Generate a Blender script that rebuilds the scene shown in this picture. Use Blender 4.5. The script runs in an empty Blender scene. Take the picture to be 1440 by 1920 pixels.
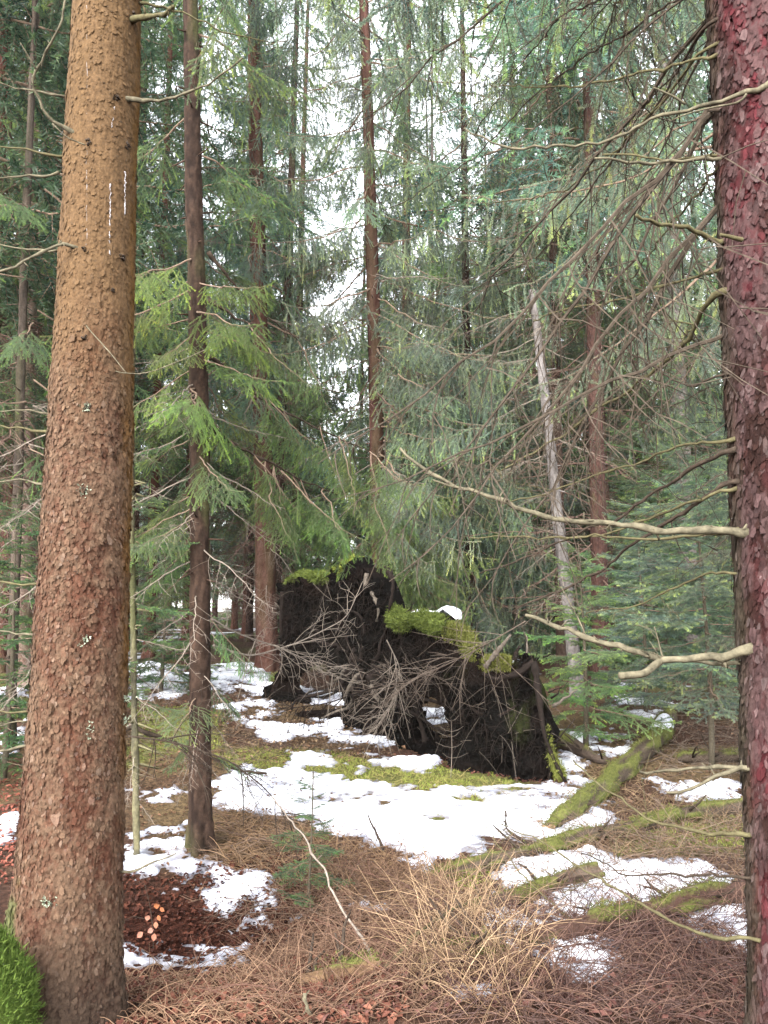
import bpy, math, random
import numpy as np
from mathutils import Vector

# ------------------------------------------------------------------ camera, sky, light, exposure
S = bpy.context.scene
COL = S.collection
random.seed(7)
RNG = np.random.default_rng(7)
R = math.radians
F = 1507.0                      # focal length in photograph pixels (1440 x 1920)
CAMZ, PITCH = 1.5, R(7.2)

cam = bpy.data.cameras.new('camera')
cam.sensor_fit = 'VERTICAL'
cam.angle = 2 * math.atan(960 / F)
cam.clip_end = 600
camo = bpy.data.objects.new('camera', cam)
COL.objects.link(camo)
camo.location = (0, 0, CAMZ)
camo.rotation_euler = (R(90) + PITCH, 0, 0)
S.camera = camo

SUN_EL, SUN_ROT = R(35), R(205)     # soft overcast light from behind the camera, to its left
w = bpy.data.worlds.new('World')
S.world = w
w.use_nodes = True
wn = w.node_tree
bg = wn.nodes['Background']
sky = wn.nodes.new('ShaderNodeTexSky')
sky.sky_type = 'NISHITA'
sky.sun_disc = False
sky.sun_elevation = SUN_EL
sky.sun_rotation = SUN_ROT
hsv = wn.nodes.new('ShaderNodeHueSaturation')
hsv.inputs['Saturation'].default_value = 0.18    # cloud cover greys the sky
hsv.inputs['Value'].default_value = 1.25
wn.links.new(sky.outputs[0], hsv.inputs['Color'])
wn.links.new(hsv.outputs[0], bg.inputs[0])
bg.inputs[1].default_value = 0.15

sl = bpy.data.lights.new('sun', 'SUN')
sl.energy = 1.5
sl.angle = R(40)
sl.color = (1.0, 0.975, 0.94)
so = bpy.data.objects.new('sun', sl)
COL.objects.link(so)
sd = Vector((math.sin(SUN_ROT) * math.cos(SUN_EL), math.cos(SUN_ROT) * math.cos(SUN_EL), math.sin(SUN_EL)))
so.rotation_euler = sd.to_track_quat('Z', 'Y').to_euler()
so.location = (0, 0, 40)

S.view_settings.view_transform = 'Standard'
S.view_settings.look = 'None'
S.view_settings.gamma = 1
S.view_settings.use_curve_mapping = False
S.view_settings.exposure = 2.98
S.render.engine = 'CYCLES'
S.cycles.max_bounces = 6
S.cycles.diffuse_bounces = 4
S.cycles.glossy_bounces = 2
S.cycles.transmission_bounces = 4
S.cycles.use_denoising = True


# ------------------------------------------------------------------ noise and small maths
def smooth(a, b, x):
    t = np.clip((np.asarray(x, float) - a) / (b - a), 0, 1)
    return t * t * (3 - 2 * t)


def hash3(i, j, k, seed=0):
    n = (i.astype(np.int64) * 374761393 + j.astype(np.int64) * 668265263 + k.astype(np.int64) * 2147483647 + seed * 974634531) & 0xffffffff
    n = ((n ^ (n >> 13)) * 1274126177) & 0xffffffff
    n = ((n ^ (n >> 16)) * 2246822519) & 0xffffffff
    return ((n ^ (n >> 15)) & 0xffffff) / float(0xffffff)


def vnoise(x, y, z=0.0, seed=0):
    x, y, z = np.broadcast_arrays(np.asarray(x, float), np.asarray(y, float), np.asarray(z, float))
    i, j, k = np.floor(x), np.floor(y), np.floor(z)
    fx, fy, fz = x - i, y - j, z - k
    fx, fy, fz = [t * t * (3 - 2 * t) for t in (fx, fy, fz)]
    r = 0
    for a in (0, 1):
        for b in (0, 1):
            for c in (0, 1):
                wt = (fx if a else 1 - fx) * (fy if b else 1 - fy) * (fz if c else 1 - fz)
                r = r + wt * hash3(i + a, j + b, k + c, seed)
    return r * 2 - 1


def fbm(x, y, z=0.0, seed=0, oct=4):
    r, a, s = 0, 1.0, 0
    for o in range(oct):
        f = 2.03 ** o
        r = r + a * vnoise(np.asarray(x) * f + 7.1 * o, np.asarray(y) * f + 3.3 * o, np.asarray(z) * f, seed + o)
        s += a
        a *= .5
    return r / s


def worley(x, y, seed=0):
    """returns F1, F2-F1, cell random, offset (y - cell centre y)"""
    i, j = np.floor(x), np.floor(y)
    d1 = np.full(x.shape, 9.0)
    d2 = np.full(x.shape, 9.0)
    cr = np.zeros(x.shape)
    oy = np.zeros(x.shape)
    zz = np.zeros_like(i)
    for a in (-1, 0, 1):
        for b in (-1, 0, 1):
            cx = i + a + .1 + .8 * hash3(i + a, j + b, zz, seed)
            cy = j + b + .1 + .8 * hash3(i + a, j + b, zz + 1, seed)
            d = np.hypot(x - cx, y - cy)
            rr = hash3(i + a, j + b, zz + 2, seed)
            n = d < d1
            d2 = np.where(n, d1, np.minimum(d2, d))
            cr = np.where(n, rr, cr)
            oy = np.where(n, y - cy, oy)
            d1 = np.where(n, d, d1)
    return d1, d2 - d1, cr, oy


def unit(v):
    v = np.asarray(v, float)
    return v / (np.linalg.norm(v, axis=-1, keepdims=True) + 1e-12)


def ground_h(x, y):
    x, y = np.asarray(x, float), np.asarray(y, float)
    h = 0.5 * smooth(5.2, 12.5, y) + 0.10 * smooth(14, 40, y)
    h = h + 0.10 * smooth(-.6, -2.2, x) * smooth(6, 9, y)
    h = h - 0.26 * np.exp(-((x + .95) / .75) ** 2 - ((y - 4.35) / .85) ** 2)      # wet hollow left of the middle
    h = h + 0.10 * np.exp(-((x - .35) / .8) ** 2 - ((y - 3.5) / .6) ** 2)         # brush bank in front
    h = h - 0.08 * np.exp(-((x - 1.4) / .8) ** 2 - ((y - 3.4) / .5) ** 2)
    near = smooth(60, 20, np.hypot(x, y))
    h = h + near * (0.07 * fbm(x * .55, y * .55, 0, 3, 3) + 0.028 * fbm(x * 2.6, y * 2.6, 0, 5, 3) * smooth(30, 12, np.hypot(x, y)))
    h = h + 1.2 * smooth(45, 140, y) * (1 + .6 * fbm(x * .02, y * .02, 0, 9, 2))
    return h


def ray(px, py):
    u, v = (px - 720) / F, (960 - py) / F
    return np.array([u, math.cos(PITCH) - v * math.sin(PITCH), math.sin(PITCH) + v * math.cos(PITCH)])


def at(px, py, Y):
    d = ray(px, py)
    return np.array([0, 0, CAMZ]) + d * (Y / d[1])


def gp(px, py, ymax=60):
    """where the sight line through a photograph point meets the ground"""
    d = ray(px, py)
    ys = np.linspace(2.2, ymax, 4000)
    t = ys / d[1]
    gap = CAMZ + d[2] * t - ground_h(d[0] * t, ys)
    k = np.argmax(gap < 0)
    if gap[k] >= 0:
        k = -1
    return np.array([d[0] * t[k], ys[k], float(ground_h(d[0] * t[k], ys[k]))])


# ------------------------------------------------------------------ mesh builder
class MB:
    def __init__(s):
        s.v, s.f3, s.f4, s.m3, s.m4, s.n = [], [], [], [], [], 0
        s.att, s.colr = [], []

    def _add(s, v, val, col):
        v = np.asarray(v, np.float32).reshape(-1, 3)
        o = s.n
        s.v.append(v)
        s.n += len(v)
        s.att.append(np.broadcast_to(np.asarray(val, np.float32), (len(v),)))
        c = np.ones((len(v), 3), np.float32)
        c[:] = col
        s.colr.append(c)
        return o

    def mesh(s, v, quads=None, tris=None, mat=0, val=0.5, col=(1, 1, 1)):
        o = s._add(v, val, col)
        if quads is not None and len(quads):
            s.f4.append(np.asarray(quads, np.int32) + o)
            s.m4.append(np.full(len(quads), mat, np.int32))
        if tris is not None and len(tris):
            s.f3.append(np.asarray(tris, np.int32) + o)
            s.m3.append(np.full(len(tris), mat, np.int32))

    def tris(s, t, mat=0, val=0.5, col=(1, 1, 1)):
        """t: (n,3,3)"""
        n = len(t)
        val = np.asarray(val, np.float32)
        if val.ndim == 1 and len(val) == n:
            val = np.repeat(val, 3)
        col = np.asarray(col, np.float32)
        if col.ndim == 2 and len(col) == n:
            col = np.repeat(col, 3, axis=0)
        s.mesh(t.reshape(-1, 3), None, np.arange(3 * n).reshape(-1, 3), mat, val, col)

    def tube(s, p, r, sides=4, mat=0, val=0.5, col=(1, 1, 1), cap=True):
        p = np.asarray(p, float)
        n = len(p)
        r = np.broadcast_to(np.asarray(r, float), (n,))
        t = unit(np.gradient(p, axis=0))
        ref = np.array([0, 0, 1.0]) if abs(t[:, 2]).mean() < .8 else np.array([1.0, 0, 0])
        a = unit(np.cross(t, ref))
        b = np.cross(t, a)
        th = np.arange(sides) * 2 * math.pi / sides
        ring = (np.cos(th)[None, :, None] * a[:, None] + np.sin(th)[None, :, None] * b[:, None]) * r[:, None, None] + p[:, None]
        k = np.arange(n - 1)[:, None] * sides
        j = np.arange(sides)[None]
        j2 = (j + 1) % sides
        q = np.stack([k + j, k + j2, k + sides + j2, k + sides + j], -1).reshape(-1, 4)
        v = ring.reshape(-1, 3)
        tr = None
        if cap:
            v = np.vstack([v, p[0], p[-1]])
            jj = np.arange(sides)
            j2 = (jj + 1) % sides
            tr = np.vstack([np.stack([np.full(sides, n * sides), j2, jj], 1),
                            np.stack([np.full(sides, n * sides + 1), (n - 1) * sides + jj, (n - 1) * sides + j2], 1)])
        s.mesh(v, q, tr, mat, val, col)

    def grid(s, P, mat=0, val=0.5, col=(1, 1, 1), keep=None, wrap=False):
        """P: (a,b,3); wrap joins the last column to the first"""
        a, b = P.shape[:2]
        i = np.arange(a - 1)[:, None] * b
        j = np.arange(b if wrap else b - 1)[None]
        j2 = (j + 1) % b
        q = np.stack([i + j, i + j2, i + b + j2, i + b + j], -1)
        if keep is not None:
            q = q[keep]
        s.mesh(P.reshape(-1, 3), q.reshape(-1, 4), None, mat, val, col)

    def data(s, name, mats, smoothf=True, attr=True):
        v = np.concatenate(s.v)
        f3 = np.concatenate(s.f3) if s.f3 else np.zeros((0, 3), np.int32)
        f4 = np.concatenate(s.f4) if s.f4 else np.zeros((0, 4), np.int32)
        mi = np.concatenate((s.m3 if s.m3 else [np.zeros(0, np.int32)]) + (s.m4 if s.m4 else [np.zeros(0, np.int32)]))
        used = np.zeros(len(v), bool)
        used[f3.ravel()] = True
        used[f4.ravel()] = True
        mp = np.cumsum(used) - 1
        att = np.concatenate(s.att)[used]
        colr = np.concatenate(s.colr)[used]
        v, f3, f4 = v[used], mp[f3], mp[f4]
        me = bpy.data.meshes.new(name)
        me.vertices.add(len(v))
        me.vertices.foreach_set('co', v.astype(np.float32).ravel())
        nl = f3.size + f4.size
        me.loops.add(nl)
        me.loops.foreach_set('vertex_index', np.concatenate([f3.ravel(), f4.ravel()]).astype(np.int32))
        npoly = len(f3) + len(f4)
        me.polygons.add(npoly)
        st = np.concatenate([np.arange(len(f3)) * 3, f3.size + np.arange(len(f4)) * 4]).astype(np.int32)
        me.polygons.foreach_set('loop_start', st)
        me.polygons.foreach_set('material_index', mi.astype(np.int32))
        me.polygons.foreach_set('use_smooth', np.full(npoly, smoothf, bool))
        for m in mats if isinstance(mats, (list, tuple)) else [mats]:
            me.materials.append(m)
        if attr:
            a = me.attributes.new('nv', 'FLOAT', 'POINT')
            a.data.foreach_set('value', att.astype(np.float32))
            c = me.attributes.new('col', 'FLOAT_COLOR', 'POINT')
            c.data.foreach_set('color', np.hstack([colr, np.ones((len(v), 1), np.float32)]).astype(np.float32).ravel())
        me.update(calc_edges=True)
        return me

    def build(s, name, mats, parent=None, smoothf=True, loc=None):
        """link as one mesh object; vertices are given in world space and rebased on the parent / loc"""
        base = np.array(parent['_base'] if parent is not None and '_base' in parent else (loc if loc is not None else (0, 0, 0)), np.float32)
        s.v = [q - base for q in s.v]
        o = bpy.data.objects.new(name, s.data(name, mats, smoothf))
        COL.objects.link(o)
        if parent is not None:
            o.parent = parent
        elif loc is not None:
            o.location = loc
        return o


def tag(o, label=None, cat=None, group=None, kind=None):
    if label:
        o['label'] = label
    if cat:
        o['category'] = cat
    if group:
        o['group'] = group
    if kind:
        o['kind'] = kind
    return o


BASES = []


def thing(name, label, cat, loc, group=None):
    o = bpy.data.objects.new(name, None)
    COL.objects.link(o)
    o.location = tuple(float(q) for q in loc)
    o.empty_display_size = .2
    o['_base'] = [float(q) for q in loc]
    BASES.append(o)
    return tag(o, label, cat, group)


# ------------------------------------------------------------------ materials
def newmat(name):
    m = bpy.data.materials.new(name)
    m.use_nodes = True
    nt = m.node_tree
    return m, nt, nt.nodes['Principled BSDF'], nt.nodes, nt.links


def tex_noise(nd, scale, detail=4, rough=.6):
    n = nd.new('ShaderNodeTexNoise')
    n.inputs['Scale'].default_value = scale
    n.inputs['Detail'].default_value = detail
    n.inputs['Roughness'].default_value = rough
    return n


def ramp(nd, stops):
    r = nd.new('ShaderNodeValToRGB')
    e = r.color_ramp.elements
    while len(e) < len(stops):
        e.new(.5)
    for k, (p, c) in enumerate(stops):
        e[k].position = p
        e[k].color = (*c, 1)
    return r


def mix(nd, lk, a, b, fac, mode='MIX'):
    m = nd.new('ShaderNodeMix')
    m.data_type = 'RGBA'
    m.blend_type = mode
    for sock, val in ((m.inputs[6], a), (m.inputs[7], b), (m.inputs[0], fac)):
        if hasattr(val, 'is_output'):
            lk.new(val, sock)
        elif isinstance(val, (int, float)):
            sock.default_value = val
        else:
            sock.default_value = (*val, 1)
    return m.outputs[2]


def coords(nd, lk, scale=(1, 1, 1)):
    t = nd.new('ShaderNodeTexCoord')
    mp = nd.new('ShaderNodeMapping')
    mp.inputs['Scale'].default_value = scale
    lk.new(t.outputs['Object'], mp.inputs[0])
    return mp.outputs[0]


def bump(nd, lk, h, bs, dist=.01, strength=.6):
    b = nd.new('ShaderNodeBump')
    b.inputs['Distance'].default_value = dist
    b.inputs['Strength'].default_value = strength
    lk.new(h, b.inputs['Height'])
    lk.new(b.outputs[0], bs.inputs['Normal'])


def mat_colattr(name, rough=.85, nscale=60, amt=.5, bdist=.004, stretch=(1, 1, 1), spec=.06):
    """colour from the mesh's own colour attribute, broken up by grain"""
    m, nt, bs, nd, lk = newmat(name)
    a = nd.new('ShaderNodeAttribute')
    a.attribute_name = 'col'
    co = coords(nd, lk, stretch)
    n = tex_noise(nd, nscale, 6, .7)
    lk.new(co, n.inputs['Vector'])
    rp = ramp(nd, [(.25, (1 - amt,) * 3), (.75, (1 + amt * .6,) * 3)])
    lk.new(n.outputs[0], rp.inputs[0])
    c = mix(nd, lk, a.outputs['Color'], rp.outputs[0], 1.0, 'MULTIPLY')
    lk.new(c, bs.inputs['Base Color'])
    bs.inputs['Roughness'].default_value = rough
    bs.inputs['Specular IOR Level'].default_value = spec
    bump(nd, lk, n.outputs[0], bs, bdist, .7)
    return m


def mat_needles(name):
    """needle colour: the tree's own colour, paler on the younger shoots, contrast raised to paint lit tips; thin leaves let some light through"""
    m, nt, bs, nd, lk = newmat(name)
    oi = nd.new('ShaderNodeObjectInfo')
    a = nd.new('ShaderNodeAttribute')
    a.attribute_name = 'nv'
    rp = ramp(nd, [(0, (.42, .48, .58)), (.45, (1, 1, 1)), (.8, (1.45, 1.42, 1.15)), (1, (2.2, 2.0, 1.0))])  # fresh tips are paler; stronger contrast paints lit tips and dark inner foliage
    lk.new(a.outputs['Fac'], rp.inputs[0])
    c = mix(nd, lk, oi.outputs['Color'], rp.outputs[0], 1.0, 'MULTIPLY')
    h = nd.new('ShaderNodeHueSaturation')
    lk.new(c, h.inputs['Color'])
    mr = nd.new('ShaderNodeMapRange')
    mr.inputs['To Min'].default_value = .75
    mr.inputs['To Max'].default_value = 1.3
    lk.new(oi.outputs['Random'], mr.inputs[0])
    lk.new(mr.outputs[0], h.inputs['Value'])
    mr2 = nd.new('ShaderNodeMapRange')
    mr2.inputs['To Min'].default_value = .475
    mr2.inputs['To Max'].default_value = .52
    mul = nd.new('ShaderNodeMath')
    mul.operation = 'FRACT'
    m7 = nd.new('ShaderNodeMath')
    m7.operation = 'MULTIPLY'
    m7.inputs[1].default_value = 7.31
    lk.new(oi.outputs['Random'], m7.inputs[0])
    lk.new(m7.outputs[0], mul.inputs[0])
    lk.new(mul.outputs[0], mr2.inputs[0])
    lk.new(mr2.outputs[0], h.inputs['Hue'])
    lk.new(h.outputs[0], bs.inputs['Base Color'])
    bs.inputs['Roughness'].default_value = .5
    bs.inputs['Specular IOR Level'].default_value = .3
    tr = nd.new('ShaderNodeBsdfTranslucent')
    lk.new(h.outputs[0], tr.inputs[0])
    ms = nd.new('ShaderNodeMixShader')
    ms.inputs[0].default_value = .5
    lk.new(bs.outputs[0], ms.inputs[1])
    lk.new(tr.outputs[0], ms.inputs[2])
    lk.new(ms.outputs[0], nd['Material Output'].inputs['Surface'])
    return m


def mat_wood(name, c1, c2, scale=30, rough=.85, useobj=False, bd=.003):
    m, nt, bs, nd, lk = newmat(name)
    co = coords(nd, lk)
    n = tex_noise(nd, scale, 5, .7)
    lk.new(co, n.inputs['Vector'])
    rp = ramp(nd, [(.3, c1), (.7, c2)])
    lk.new(n.outputs[0], rp.inputs[0])
    out = rp.outputs[0]
    if useobj:
        oi = nd.new('ShaderNodeObjectInfo')
        out = mix(nd, lk, out, oi.outputs['Color'], 1.0, 'MULTIPLY')
    lk.new(out, bs.inputs['Base Color'])
    bs.inputs['Roughness'].default_value = rough
    bs.inputs['Specular IOR Level'].default_value = .06
    bump(nd, lk, n.outputs[0], bs, bd, .6)
    return m


def mat_bark_far(name):
    """spruce bark for trunks further back: small scales in the tree's own colour"""
    m, nt, bs, nd, lk = newmat(name)
    co = coords(nd, lk, (1, 1, .55))
    v = nd.new('ShaderNodeTexVoronoi')
    v.inputs['Scale'].default_value = 30
    lk.new(co, v.inputs['Vector'])
    n = tex_noise(nd, 9, 6, .7)
    lk.new(co, n.inputs['Vector'])
    rp = ramp(nd, [(.25, (.55, .55, .58)), (.55, (1, .96, .94)), (.8, (1.5, 1.42, 1.36))])
    lk.new(n.outputs[0], rp.inputs[0])
    oi = nd.new('ShaderNodeObjectInfo')
    c = mix(nd, lk, oi.outputs['Color'], rp.outputs[0], 1.0, 'MULTIPLY')
    rv = ramp(nd, [(0, (.75, .75, .75)), (1, (1.25, 1.25, 1.25))])
    lk.new(v.outputs['Color'], rv.inputs[0])
    c = mix(nd, lk, c, rv.outputs[0], 1.0, 'MULTIPLY')
    # algae in ragged patches
    n2 = tex_noise(nd, 2.3, 5, .65)
    lk.new(co, n2.inputs['Vector'])
    r2 = ramp(nd, [(.55, (0, 0, 0)), (.72, (1, 1, 1))])
    lk.new(n2.outputs[0], r2.inputs[0])
    c = mix(nd, lk, c, (.05, .052, .024), r2.outputs[0])
    lk.new(c, bs.inputs['Base Color'])
    bs.inputs['Roughness'].default_value = .9
    bs.inputs['Specular IOR Level'].default_value = .06
    bump(nd, lk, v.outputs['Distance'], bs, .02, .8)
    return m


def mat_snow(name):
    m, nt, bs, nd, lk = newmat(name)
    co = coords(nd, lk)
    n = tex_noise(nd, 55, 6, .7)
    lk.new(co, n.inputs['Vector'])
    n2 = tex_noise(nd, 75, 4, .7)
    lk.new(co, n2.inputs['Vector'])
    r2 = ramp(nd, [(.33, (.16, .10, .07)), (.39, (1, 1, 1))])     # needles and crumbs lying on the old snow
    lk.new(n2.outputs[0], r2.inputs[0])
    n3 = tex_noise(nd, 3.2, 6, .7)
    lk.new(co, n3.inputs['Vector'])
    r3 = ramp(nd, [(.34, (.30, .31, .36)), (.52, (.62, .63, .67)), (.66, (.80, .81, .84))])
    lk.new(n3.outputs[0], r3.inputs[0])
    c = mix(nd, lk, r3.outputs[0], r2.outputs[0], 1.0, 'MULTIPLY')
    at_ = nd.new('ShaderNodeAttribute')       # thickness: the thin melting rim is wet and full of litter
    at_.attribute_name = 'nv'
    r4 = ramp(nd, [(.0, (.16, .14, .14)), (.35, (.55, .55, .58)), (.8, (1, 1, 1))])
    lk.new(at_.outputs['Fac'], r4.inputs[0])
    c = mix(nd, lk, c, r4.outputs[0], 1.0, 'MULTIPLY')
    lk.new(c, bs.inputs['Base Color'])
    bs.inputs['Roughness'].default_value = .6
    bump(nd, lk, n.outputs[0], bs, .012, .8)
    return m


def mat_ground(name):
    m, nt, bs, nd, lk = newmat(name)
    a = nd.new('ShaderNodeAttribute')
    a.attribute_name = 'col'
    co = coords(nd, lk)
    n = tex_noise(nd, 38, 8, .75)
    lk.new(co, n.inputs['Vector'])
    v = nd.new('ShaderNodeTexVoronoi')
    v.inputs['Scale'].default_value = 45
    lk.new(co, v.inputs['Vector'])
    rp = ramp(nd, [(.3, (.35, .35, .35)), (.5, (1, 1, 1)), (.75, (1.8, 1.7, 1.6))])
    lk.new(n.outputs[0], rp.inputs[0])
    rv = ramp(nd, [(0, (.5, .5, .5)), (1, (1.5, 1.45, 1.4))])
    lk.new(v.outputs['Color'], rv.inputs[0])
    c = mix(nd, lk, a.outputs['Color'], rp.outputs[0], 1.0, 'MULTIPLY')
    c = mix(nd, lk, c, rv.outputs[0], 1.0, 'MULTIPLY')
    lk.new(c, bs.inputs['Base Color'])
    bs.inputs['Roughness'].default_value = .85
    bs.inputs['Specular IOR Level'].default_value = .05
    bump(nd, lk, n.outputs[0], bs, .03, 1.0)
    return m


M_bark_left = mat_colattr('scaly_bark', .85, 70, .55, .006)
M_bark_right = mat_colattr('red_plated_bark', .8, 55, .55, .006, (1, 1, .5))
M_bark_mid = mat_colattr('slim_trunk_bark', .85, 50, .55, .006)
M_bark_far = mat_bark_far('spruce_bark')
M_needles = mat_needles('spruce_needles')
M_twig = mat_wood('twig_wood', (.085, .055, .04), (.17, .125, .09))
M_dead = mat_wood('dead_twigs', (.085, .068, .055), (.19, .158, .128))
M_deadred = mat_wood('reddish_dead_twigs', (.055, .033, .026), (.125, .080, .062))
M_deadbrown = mat_wood('brown_dead_twigs', (.040, .029, .023), (.105, .082, .064))
M_deadshade = mat_wood('shaded_dead_twigs', (.018, .014, .010), (.060, .046, .034))  # darker copy: shade and silhouette on the right tree's boughs put into the colour
M_pale = mat_wood('pale_barkless_wood', (.024, .021, .014), (.122, .106, .070), 30)
M_olive = mat_wood('algae_covered_wood', (.034, .028, .015), (.085, .075, .038), 45)
M_darkwood = mat_wood('dark_shaded_wood', (.016, .012, .009), (.046, .033, .024), 40)  # dark wood, deepened in colour so branches read as shaded and silhouetted
M_soil = mat_colattr('root_soil', .95, 26, .7, .03, spec=.02)
M_root = mat_wood('root_bark', (.005, .004, .003), (.016, .011, .009), 40)
M_rootpale = mat_wood('torn_root_wood', (.035, .028, .022), (.10, .083, .066), 40)
M_moss = mat_colattr('moss', .8, 60, .4, .01)
M_snow = mat_snow('old_snow')
M_ground = mat_ground('forest_floor')
M_litter = mat_colattr('dry_leaf', .7, 40, .4, .002)
M_straw = mat_colattr('dry_straw', .7, 30, .35, .001)
M_log = mat_colattr('mossy_log', .85, 45, .55, .012)
M_cut = mat_wood('broken_wood', (.20, .07, .02), (.36, .15, .05), 60)
M_resin = mat_wood('dried_resin', (.12, .10, .09), (.34, .32, .33), 55)
M_lichen = mat_wood('grey_lichen', (.14, .16, .11), (.33, .36, .27), 80)
for mm in (M_needles,):
    mm.use_backface_culling = False

# ------------------------------------------------------------------ ground
def inpoly_sd(x, y, P):
    """signed distance to polygon, positive inside"""
    d = np.full(x.shape, 1e9)
    ins = np.zeros(x.shape, bool)
    n = len(P)
    for i in range(n):
        ax, ay = P[i]
        bx, by = P[(i + 1) % n]
        ex, ey = bx - ax, by - ay
        t = np.clip(((x - ax) * ex + (y - ay) * ey) / (ex * ex + ey * ey + 1e-12), 0, 1)
        d = np.minimum(d, np.hypot(x - ax - t * ex, y - ay - t * ey))
        c = ((ay > y) != (by > y)) & (x < (bx - ax) * (y - ay) / (by - ay + 1e-12) + ax)
        ins ^= c
    return np.where(ins, d, -d)


def gpoly(pts):
    return [tuple(gp(*p)[:2]) for p in pts]


SNOW = [gpoly(p) for p in [
    [(400, 1470), (450, 1440), (560, 1448), (640, 1462), (800, 1484), (950, 1468), (1060, 1470), (1130, 1500), (1125, 1545), (1040, 1572),
     (900, 1562), (840, 1605), (770, 1600), (700, 1580), (640, 1555), (560, 1530), (420, 1515)],
    [(555, 1345), (600, 1385), (650, 1395), (735, 1392), (700, 1372), (620, 1345)],
    [(690, 1418), (830, 1422), (800, 1442), (675, 1446)],
    [(530, 1410), (600, 1412), (640, 1432), (560, 1430)],
    [(1040, 1365), (1120, 1362), (1205, 1372), (1195, 1412), (1130, 1425), (1100, 1475), (1045, 1465)],
    [(232, 1550), (360, 1540), (372, 1585), (280, 1600), (300, 1640), (232, 1640)],
    [(240, 1480), (330, 1478), (330, 1500), (240, 1504)],
    [(290, 1610), (390, 1605), (500, 1650), (515, 1700), (420, 1716), (330, 1690)],
    [(430, 1730), (500, 1725), (510, 1745), (440, 1750)],
    [(650, 1690), (700, 1685), (715, 1705), (670, 1712)],
    [(752, 1615), (810, 1605), (805, 1640), (760, 1645)],
    [(945, 1648), (1100, 1600), (1125, 1625), (1000, 1668), (930, 1700)],
    [(925, 1735), (1050, 1680), (1200, 1625), (1350, 1618), (1355, 1650), (1180, 1695), (1060, 1740), (950, 1768)],
    [(1205, 1460), (1400, 1468), (1405, 1512), (1290, 1505), (1210, 1480)],
    [(0, 1375), (60, 1350), (66, 1400), (0, 1420)],
    [(-60, 1535), (36, 1530), (44, 1580), (-40, 1590)],
    [(385, 1250), (480, 1246), (530, 1290), (520, 1345), (440, 1352), (400, 1310)],
    [(240, 1240), (345, 1250), (350, 1305), (250, 1312)],
    [(450, 1352), (560, 1356), (600, 1380), (520, 1390)],
    [(190, 1735), (250, 1768), (440, 1780), (420, 1812), (300, 1820), (190, 1820)],
    [(1150, 1306), (1262, 1308), (1260, 1322), (1160, 1322)],
    [(1040, 1770), (1120, 1790), (1100, 1812), (1060, 1808)],
    [(822, 1830), (930, 1850), (930, 1880), (850, 1868)],
    [(1350, 1700), (1400, 1690), (1400, 1760), (1365, 1750)],
    [(1160, 1330), (1240, 1335), (1230, 1350), (1150, 1345)],
    [(-40, 1290), (60, 1285), (60, 1310), (-40, 1312)],
    [(745, 1330), (905, 1335), (900, 1362), (740, 1356)],
    [(530, 1282), (660, 1300), (660, 1330), (530, 1310)],
]]


def snow_mask(x, y):
    far = smooth(9.5, 13, y)
    nz = .20 * fbm(x * 2.6, y * 2.6, 0, 31, 4) + .12 * fbm(x * 10, y * 10, 0, 37, 3) + .05 * fbm(x * 34, y * 34, 0, 39, 2)
    m = np.full(x.shape, -9.0)
    for k, P in enumerate(SNOW):
        m = np.maximum(m, inpoly_sd(x, y, P))
    m = np.clip(m, -1, .095) + .12 * smooth(.3, .7, x) * smooth(6.3, 5.6, y) + nz * (1 + .5 * smooth(6, 9, y))
    pat = fbm(x * .55, y * .55, 0, 41, 4) - .22 + .25 * fbm(x * 3, y * 3, 0, 43, 2)
    m = np.maximum(m, np.where(far > 0, pat * far, -9) - (1 - far) * .5)
    # more broken in the hollow
    hol = np.exp(-((x + .95) / .8) ** 2 - ((y - 4.3) / .8) ** 2)
    return m - hol * (-.11 + .34 * np.abs(fbm(x * 9, y * 9, 0, 47, 3)))


MOSSP = [gpoly(p) for p in [
    [(400, 1415), (540, 1395), (700, 1430), (960, 1450), (960, 1485), (700, 1478), (450, 1452)],
    [(250, 1330), (420, 1330), (420, 1400), (250, 1430)],
    [(480, 1240), (540, 1240), (545, 1290), (480, 1290)],
    [(240, 1240), (310, 1240), (310, 1290), (240, 1290)],
    [(800, 1480), (960, 1500), (940, 1550), (800, 1540)],
    [(0, 1230), (60, 1230), (60, 1330), (0, 1330)],
    [(1150, 1540), (1400, 1520), (1400, 1590), (1150, 1610)],
]]


def axis_lines(c, near, step, far, n):
    a = np.arange(-near, near + step, step)
    k = np.linspace(0, 1, n + 1)[1:]
    e = near + (far - near) * (k ** 2.6)
    return c + np.concatenate([-e[::-1], a, e])


gx = axis_lines(0, 4.2, .045, 260, 45)
gy = axis_lines(6.4, 4.2, .045, 260, 45)
X, Y = np.meshgrid(gx, gy)
Z = ground_h(X, Y)
Z += .012 * fbm(X * 14, Y * 14, 0, 51, 3) * smooth(16, 8, np.hypot(X, Y))
mossw = np.full(X.shape, -9.0)
for P in MOSSP:
    mossw = np.maximum(mossw, inpoly_sd(X, Y, P))
mossw = smooth(-.12, .12, mossw + .3 * fbm(X * 2.2, Y * 2.2, 0, 61, 4))
straw = smooth(-.5, .5, 2.2 * fbm(X * .9, Y * .9, 0, 63, 3))
c_lit = np.array([.066, .038, .027])
c_red = np.array([.040, .016, .011])
c_str = np.array([.115, .085, .045])
c_mos = np.array([.085, .095, .028])
hol = np.clip(np.exp(-((X + .95) / .8) ** 2 - ((Y - 4.35) / .8) ** 2) * 1.4, 0, 1)
c_lit, c_red, c_str = c_lit * .8, c_red * .8, c_str * .8
gc = c_lit + (c_str - c_lit) * (straw * smooth(4.6, 5.6, Y) * smooth(13, 9, Y))[..., None] * .7
gc = gc + (c_red - gc) * hol[..., None]
gc = gc + (c_mos - gc) * mossw[..., None] * .85
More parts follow.
